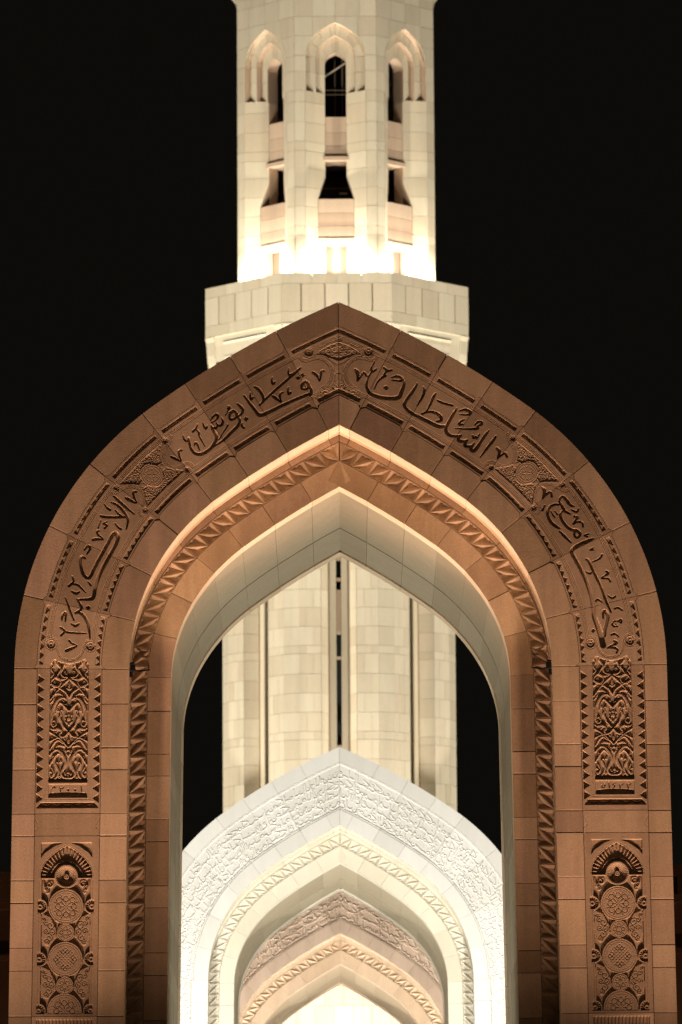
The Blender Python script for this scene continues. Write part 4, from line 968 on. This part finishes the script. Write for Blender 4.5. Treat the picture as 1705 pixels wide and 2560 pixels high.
        # joint backing
        quad_obj('mortar_backing', f, [[q(UC, .022, 54.8), q(HU, .022, 54.8), q(HU, .022, 68.4), q(UC, .022, 68.4)],
                                       [q(UC, .05, 54.8), q(.82, dsp(.82) + .05, 54.8), q(.82, dsp(.82) + .05, 58.9), q(UC, .05, 58.9)],
                                       [q(UC, .05, 58.9), q(.82, dsp(.82) + .05, 58.9), q(US + .02, DS + .04, 60.05), q(US + .02, DS + .04, 63.8), q(UC, .05, 63.8)],
                                       [q(0, .022, 66.95), q(UC, .022, 66.95), q(UC, .022, 68.4), q(0, .022, 68.4)],
                                       [q(1.29, .05, 65.4), q(UC, .05, 65.4), q(UC, .05, 66.95), q(.01, .05, 66.95), q(.75, .05, 66.45)],
                                       [q(US + .02, .66, 63.7), q(1.31, .66, 63.7), q(1.31, .66, 66.9), q(US + .02, .66, 66.9)],
                                       [q(0, .66, 65.72), q(US + .02, .66, 65.35), q(US + .02, .66, 66.9), q(0, .66, 66.9)]], M['mortar_pale'], up)
    # spandrel panels and lintels in the slot
    for z0, z1 in ((60.86, 61.4), (61.4, 62.0), (62.0, 62.72)):
        stone(up, f, [(-US, DS + .02, z0), (US, DS + .02, z0), (US, DS + .02, z1), (-US, DS + .02, z1)], M['rose'], .5, 'spandrel_stone')
    slab('lintel', [f.p(-US, DS - .04, 60.78), f.p(US, DS - .04, 60.78), f.p(US, DS - .04, 60.86), f.p(-US, DS - .04, 60.86)], f.back(.5), M['cream'], up)
    for z0, z1 in ((57.15, 57.7), (57.7, 58.3), (58.3, 58.93)):
        stone(up, f, [(-.8, .44, z0), (.8, .44, z0), (.8, .44, z1), (-.8, .44, z1)], M['rose'], .5, 'spandrel_stone')
    for sg in (1, -1):
        stone(up, f, [(sg * US, .40, 54.8), (sg * .8, .40, 54.8), (sg * .8, .40, 57.15), (sg * US, .40, 57.15)], M['cream'], .45, 'door_jamb')
    slab('lintel', [f.p(-US, .40, 56.85), f.p(US, .40, 56.85), f.p(US, .40, 57.14), f.p(-US, .40, 57.14)], f.back(.45), M['cream'], up)
    # handrail seen in the opening
    if ai == 0:
        a_ = np.array(f.p(-.6, 1.1, 64.55)); b_ = np.array(f.p(.6, 1.1, 65.35))
        slab('stair_rail', [a_, b_, b_ + (0, 0, .07), a_ + (0, 0, .07)], f.back(.05), M['mortar_pale'], up)
# floors and stair core inside, shade painted into the near-black ones
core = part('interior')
def octa(name, apo, z0, z1, mat, parent, caps=True, k=8, off=0):
    V = []; 
    for z in (z0, z1):
        for i in range(k):
            a = rad(22.5) + i * 2 * math.pi / k + off; r = apo / math.cos(math.pi / k)
            V.append((r * math.cos(a), r * math.sin(a), z))
    F = [(i, (i + 1) % k, k + (i + 1) % k, k + i) for i in range(k)]
    if caps: F += [tuple(range(k)), tuple(range(k, 2 * k))]
    return link_mesh(name, poly_mesh(name, V, F), mat, parent)
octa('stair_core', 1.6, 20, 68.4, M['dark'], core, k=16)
octa('floor_slab', 3.7, 62.4, 62.7, M['rose'], core)
octa('ceiling_slab', 3.85, 60.72, 60.9, M['rose'], core)
for zb, wb in ((64.1, .05), (63.9, .04), (59.6, .04)):
    boxm('steel_beam', -.9, .9, -3.0, -2.94, zb, zb + wb, M['mortar'], core)
for xb in (-.05, .28):
    boxm('steel_post', xb, xb + .05, -2.9, -2.85, 62.7, 65.6, M['mortar'], core)
boxm('lamp_tube', .15, .5, -3.2, -3.14, 59.32, 59.38, M['trim'], core)
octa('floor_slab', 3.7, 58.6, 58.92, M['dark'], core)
octa('floor_slab', AB - .5, 54.2, 54.45, M['cream'], core)
octa('door_screen', AU - 1.3, 54.4, 57.1, M['rose'], core, caps=False)
# back walls of the upper stage
for k in range(3):
    f = Facet(rad(135 + 45 * k), AU)
    quad_obj('rear_wall', f, [[(-HU, 0, 54), (HU, 0, 54), (HU, 0, 69.0), (-HU, 0, 69.0)]], M['cream'], up)
for k in range(8):                          # cornice above
    f = Facet(rad(45 * k), AU)
    tiers = [(0, 68.45), (0, 69.0), (-.06, 69.05), (-.10, 69.3), (-.30, 69.6)]
    h = [HU - d * math.tan(rad(22.5)) for d, z in tiers]
    quad_obj('cornice', f, [[(-h[i], tiers[i][0], tiers[i][1]), (h[i], tiers[i][0], tiers[i][1]), (h[i + 1], tiers[i + 1][0], tiers[i + 1][1]), (-h[i + 1], tiers[i + 1][0], tiers[i + 1][1])] for i in range(4)], M['cream'], up)
octa('roof', AU + .3, 69.6, 69.7, M['cream'], up)

# --- balcony
bal = part('balcony')
for ai, ang in enumerate(ANG + [rad(135), rad(180), rad(225)]):
    f = Facet(ang, AB)
    if ai >= 5:
        quad_obj('parapet_wall', f, [[(-HB, 0, 50.6), (HB, 0, 50.6), (HB, 0, 55.2), (-HB, 0, 55.2)]], M['cream'], bal); continue
    us = [-HB, -1.57, -.52, .52, 1.57, HB]
    for a, b in ((-HB, -1.1), (-1.1, 0), (0, 1.1), (1.1, HB)):
        stone(bal, f, [(a, 0, 54.72), (b, 0, 54.72), (b, 0, 55.2), (a, 0, 55.2)], M['cream'], .35, 'coping_stone')
    for a, b in zip(us[:-1], us[1:]):
        a2 = a + (.022 if abs(a) < 2 else 0); b2 = b - (.022 if abs(b) < 2 else 0)
        stone(bal, f, [(a2, 0, 53.46), (b2, 0, 53.46), (b2, 0, 54.72), (a2, 0, 54.72)], M['cream'], .3, 'parapet_stone')
    for a, b in ((-HB, -.9), (-.9, .6), (.6, HB)):
        stone(bal, f, [(a, 0, 52.95), (b, 0, 52.95), (b, 0, 53.46), (a, 0, 53.46)], M['cream'], .3, 'parapet_stone')
    quad_obj('mortar_backing', f, [[(-HB, .16, 52.95), (HB, .16, 52.95), (HB, .16, 55.1), (-HB, .16, 55.1)]], M['mortar_pale'], bal)
    # corbel tier: stepped field with sloping undersides, coves and corner brackets
    def extr(name, u0, u1, prof):
        polys = [[(u0, *prof[i]), (u1, *prof[i]), (u1, *prof[i + 1]), (u0, *prof[i + 1])] for i in range(len(prof) - 1)]
        for u in (u0, u1): polys.append([(u, *p_) for p_ in prof] + [(u, .95, prof[-1][1]), (u, .95, prof[0][1])])
        return quad_obj(name, f, polys, M['cream'], bal)
    extr('corbel_field', -HB, HB, [(.0, 52.94), (.06, 52.93), (.10, 52.5), (.12, 51.8)])
    extr('ledge', -1.35, 1.35, [(.04, 52.66), (.02, 52.62), (.10, 52.55), (.10, 52.36)])
    cv = [(.06 + .80 * (1 - math.cos(t)), 52.36 - 1.5 * math.sin(t)) for t in np.linspace(.25, math.pi / 2, 9)]
    extr('cove', -1.30, 1.30, cv)
    for sg in (1, -1):
        c2 = [(.10 + .75 * (1 - math.cos(t)), 52.05 - 1.25 * math.sin(t)) for t in np.linspace(.3, math.pi / 2, 9)]
        extr('cove', sg * 1.33, sg * 1.88, c2)
        c3 = [(-.02, 52.93), (.06, 52.72), (.07, 52.12)] + [(.09 + .7 * (1 - math.cos(t)), 52.12 - 1.1 * math.sin(t)) for t in np.linspace(.3, math.pi / 2, 8)]
        extr('bracket', sg * 1.9, sg * (HB - .04), c3)
octa('balcony_floor', AB - .2, 52.5, 52.9, M['cream'], bal)

# --- lower shaft
low = part('lower_shaft')
ZL = [51.2]
pat = [.85, .85, .85, .85, .36]
zz = 42.09; up_l = [42.09]
while up_l[-1] < 51: up_l.append(up_l[-1] + .85)
dn = [42.09, 41.2, 40.39, 39.55, 38.71, 38.35, 37.46, 36.61, 35.77, 34.92, 34.56, 33.7, 32.86, 32.0, 31.2, 30.8, 30.0, 29.2]
DR = .60
HM = 1.74                                    # main face half width, corners are cut off beyond it
for ai, ang in enumerate(ANG):
    f = Facet(ang, AL)
    full = ai < 3
    zlist = dn
    for sg in (1, -1):
        def q(u, d, z): return (sg * u, d, z)
        for zi, (z1, z0) in enumerate(zip(zlist[:-1], zlist[1:])):
            if not full: break
            if ai and sg * (1 if ang > 0 else -1) > 0 and False: continue
            cut = 1.10 if zi % 2 else 1.42
            stone(low, f, [q(.78, 0, z0), q(cut, 0, z0), q(cut, 0, z1), q(.78, 0, z1)], M['cream'])
            stone(low, f, [q(cut, 0, z0), q(HM, 0, z0), q(HM, 0, z1), q(cut, 0, z1)], M['cream'])
            stone(low, f, [q(.44, DR, z0), q(.775, .003, z0), q(.775, .003, z1), q(.44, DR, z1)], M['cream'])
        top, bot = (51.0, 25.4)
        zt = zlist[0] if full else 25.4
        quad_obj('wall_face', f, [[q(.78, 0.005, zt), q(HM, 0.005, zt), q(HM, 0.005, top), q(.78, .005, top)],
                                  [q(.44, DR + .005, zt), q(.78, .005, zt), q(.78, .005, top), q(.44, DR + .005, top)]], M['cream'], low)
        quad_obj('mortar_backing', f, [[q(.78, .025, bot), q(HM, .025, bot), q(HM, .025, top), q(.78, .025, top)],
                                       [q(.44, DR + .03, bot), q(.78, .03, bot), q(.78, .03, top), q(.44, DR + .03, top)]], M['mortar_pale'], low)
        # strip beside the slit, groove between
        quad_obj('groove', f, [[q(.44, DR, bot), q(.44, DR + .2, bot), q(.44, DR + .2, top), q(.44, DR, top)], [q(.38, DR + .2, bot), q(.44, DR + .2, bot), q(.44, DR + .2, top), q(.38, DR + .2, top)]], M['rose'], low)
        slab('jamb_strip', [f.p(*q(.11, DR + .02, bot)), f.p(*q(.38, DR + .02, bot)), f.p(*q(.38, DR + .02, top)), f.p(*q(.11, DR + .02, top))], f.back(.14), M['cream'], low)
    for z0, z1 in ((42.61, 43.4), (41.68, 41.81), (39.44, 41.27), (39.33, 39.44), (38.22, 38.32), (34.3, 34.4), (33.0, 33.1), (45.5, 47.2)):
        if ai: z0, z1 = z0 - 5.2, z1 - 5.2
        dp_ = DR + (.30 if ai else .12)
        slab('lintel', [f.p(-.10, dp_, z0), f.p(.10, dp_, z0), f.p(.10, dp_, z1), f.p(-.10, dp_, z1)], f.back(.3), M['wall'] if ai else M['rose'], low)
    # cut corner to the next face
    g_ = Facet(ang + rad(45), AL)
    a0 = f.p(HM, 0, 0); b0 = g_.p(-HM, 0, 0)
    for z1, z0 in zip(zlist[:-1], zlist[1:]):
        slab('corner_stone', [(a0[0], a0[1], z0 + JG), (b0[0], b0[1], z0 + JG), (b0[0], b0[1], z1 - JG), (a0[0], a0[1], z1 - JG)], f.back(.05), M['cream'], low)
    slab('corner_shaft', [(a0[0], a0[1], 42.1), (b0[0], b0[1], 42.1), (b0[0], b0[1], 51), (a0[0], a0[1], 51)], f.back(.05), M['cream'], low)
    ctr = np.array([(a0[0] + b0[0]) / 2, (a0[1] + b0[1]) / 2]); ctr /= np.linalg.norm(ctr); o_ = ctr * .05
    quad = [(a0[0] - o_[0], a0[1] - o_[1], 26), (b0[0] - o_[0], b0[1] - o_[1], 26), (b0[0] - o_[0], b0[1] - o_[1], 51), (a0[0] - o_[0], a0[1] - o_[1], 51)]
    link_mesh('mortar_backing', poly_mesh('mortar_backing', quad, [(0, 1, 2, 3)]), M['mortar_pale'], low)
octa('shade_core', AL - 1.6, 25.4, 51, M['dark'], core)  # near-black prism, painted shade behind the slits
for k in range(3):
    f = Facet(rad(135 + 45 * k), AL)
    quad_obj('rear_wall', f, [[(-HL, .3, 26), (HL, .3, 26), (HL, .3, 51), (-HL, .3, 51)]], M['cream'], low)

# --- square base seen through the last archway
base = part('base')
boxm('base_core', -5.3, 5.3, -6.9, 5.5, 0, 25.4, M['mortar_pale'], base)
z = 19.0; row = 0
while z < 24.9:
    h = .36 if row % 4 == 3 else .86
    x = -4.4 - (.4 if row % 2 else 0)
    while x < 4.4:
        w_ = .82
        dep = .0 if abs(x + w_ / 2) > 1.7 or z > 22.55 else .05
        slab('base_stone', [(x + .012, -7.0 + dep, z + .012), (x + w_ - .012, -7.0 + dep, z + .012), (x + w_ - .012, -7.0 + dep, z + h - .012), (x + .012, -7.0 + dep, z + h - .012)], (0, .09, 0), M['cream'], base)
        x += w_
    z += h; row += 1

# ------------------------------------------------------------------ low stone building either side
def side_building(xs, loc_y, label, ztop):
    sgn = 1 if xs > 0 else -1
    o = empty('stone_building', (xs, loc_y, 0), label, 'building')
    def b(n, a, c, y0, y1, z0, z1): return boxm(n, min(sgn * a, sgn * c), max(sgn * a, sgn * c), y0, y1, z0, z1, M['wall'], o)
    b('wall_body', -1.5, 14, .35, 3, 0, ztop - .3)
    b('coping', -1.6, 14.1, -.05, 3.1, ztop - .26, ztop)
    zb = [(ztop - .80, ztop - .62)]
    # pilasters and panels
    for i in range(12):
        x = -1.4 + i * .72
        b('merlon', x, x + .36, .02, .35, ztop - .66, ztop - .27)
    b('string_course', -1.5, 14, .1, .4, ztop - .86, ztop - .67)
    for i in range(6):
        x = -1.45 + i * 1.35
        b('pilaster', x, x + .35, .08, .35, ztop - 6, ztop - .87)
    for i in range(3):
        b('string_course', -1.5, 14, .2, .45, ztop - 2.05 - i * 2.2, ztop - 1.92 - i * 2.2)
    return o
side_building(-8.4, 140, 'dark brown stone building at the lower left edge beside the brown archway', 16.28)
side_building(8.5, 140, 'dark brown stone building at the lower right edge beside the brown archway', 16.35)

# ------------------------------------------------------------------ floodlights on the springing of the first arch
def floodlight(sg, label):
    x, z = P(.10, -1.81)
    o = empty('floodlight', (X1 + sg * float(x), Y1 + .35, float(z)), label, 'floodlight', 'small floodlights at the springing')
    s = -sg
    boxm('lamp_housing', min(s * .01, s * .09), max(s * .01, s * .09), -.10, .10, -.02, .09, M['black'], o, .015)
    boxm('lamp_glass', min(s * .02, s * .08), max(s * .02, s * .08), -.08, .08, .092, .098, M['glass'], o)
    boxm('bracket', min(0, s * .05), max(0, s * .05), -.05, .03, -.10, -.02, M['black'], o)
    boxm('cable_box', min(s * .0, s * .08), max(s * .0, s * .08), -.05, .02, .098, .13, M['black'], o, .01)
    # cable along the tiles
    pts = [(s * .05, .10, .03), (s * .14, .42, .05), (s * .30, .53, .09)]
    V = []; F = []
    for px, py, pz in pts:
        V += [(px, py - .012, pz - .012), (px, py + .012, pz - .012), (px, py + .012, pz + .012), (px, py - .012, pz + .012)]
    for i in range(len(pts) - 1):
        F += [(4 * i + k, 4 * i + (k + 1) % 4, 4 * i + 4 + (k + 1) % 4, 4 * i + 4 + k) for k in range(4)]
    link_mesh('cable', poly_mesh('cable', V, F), M['black'], o)
    return o
floodlight(-1, 'small black floodlight clamped at the springing on the left jamb of the brown archway')
floodlight(1, 'small black floodlight clamped at the springing on the right jamb of the brown archway')
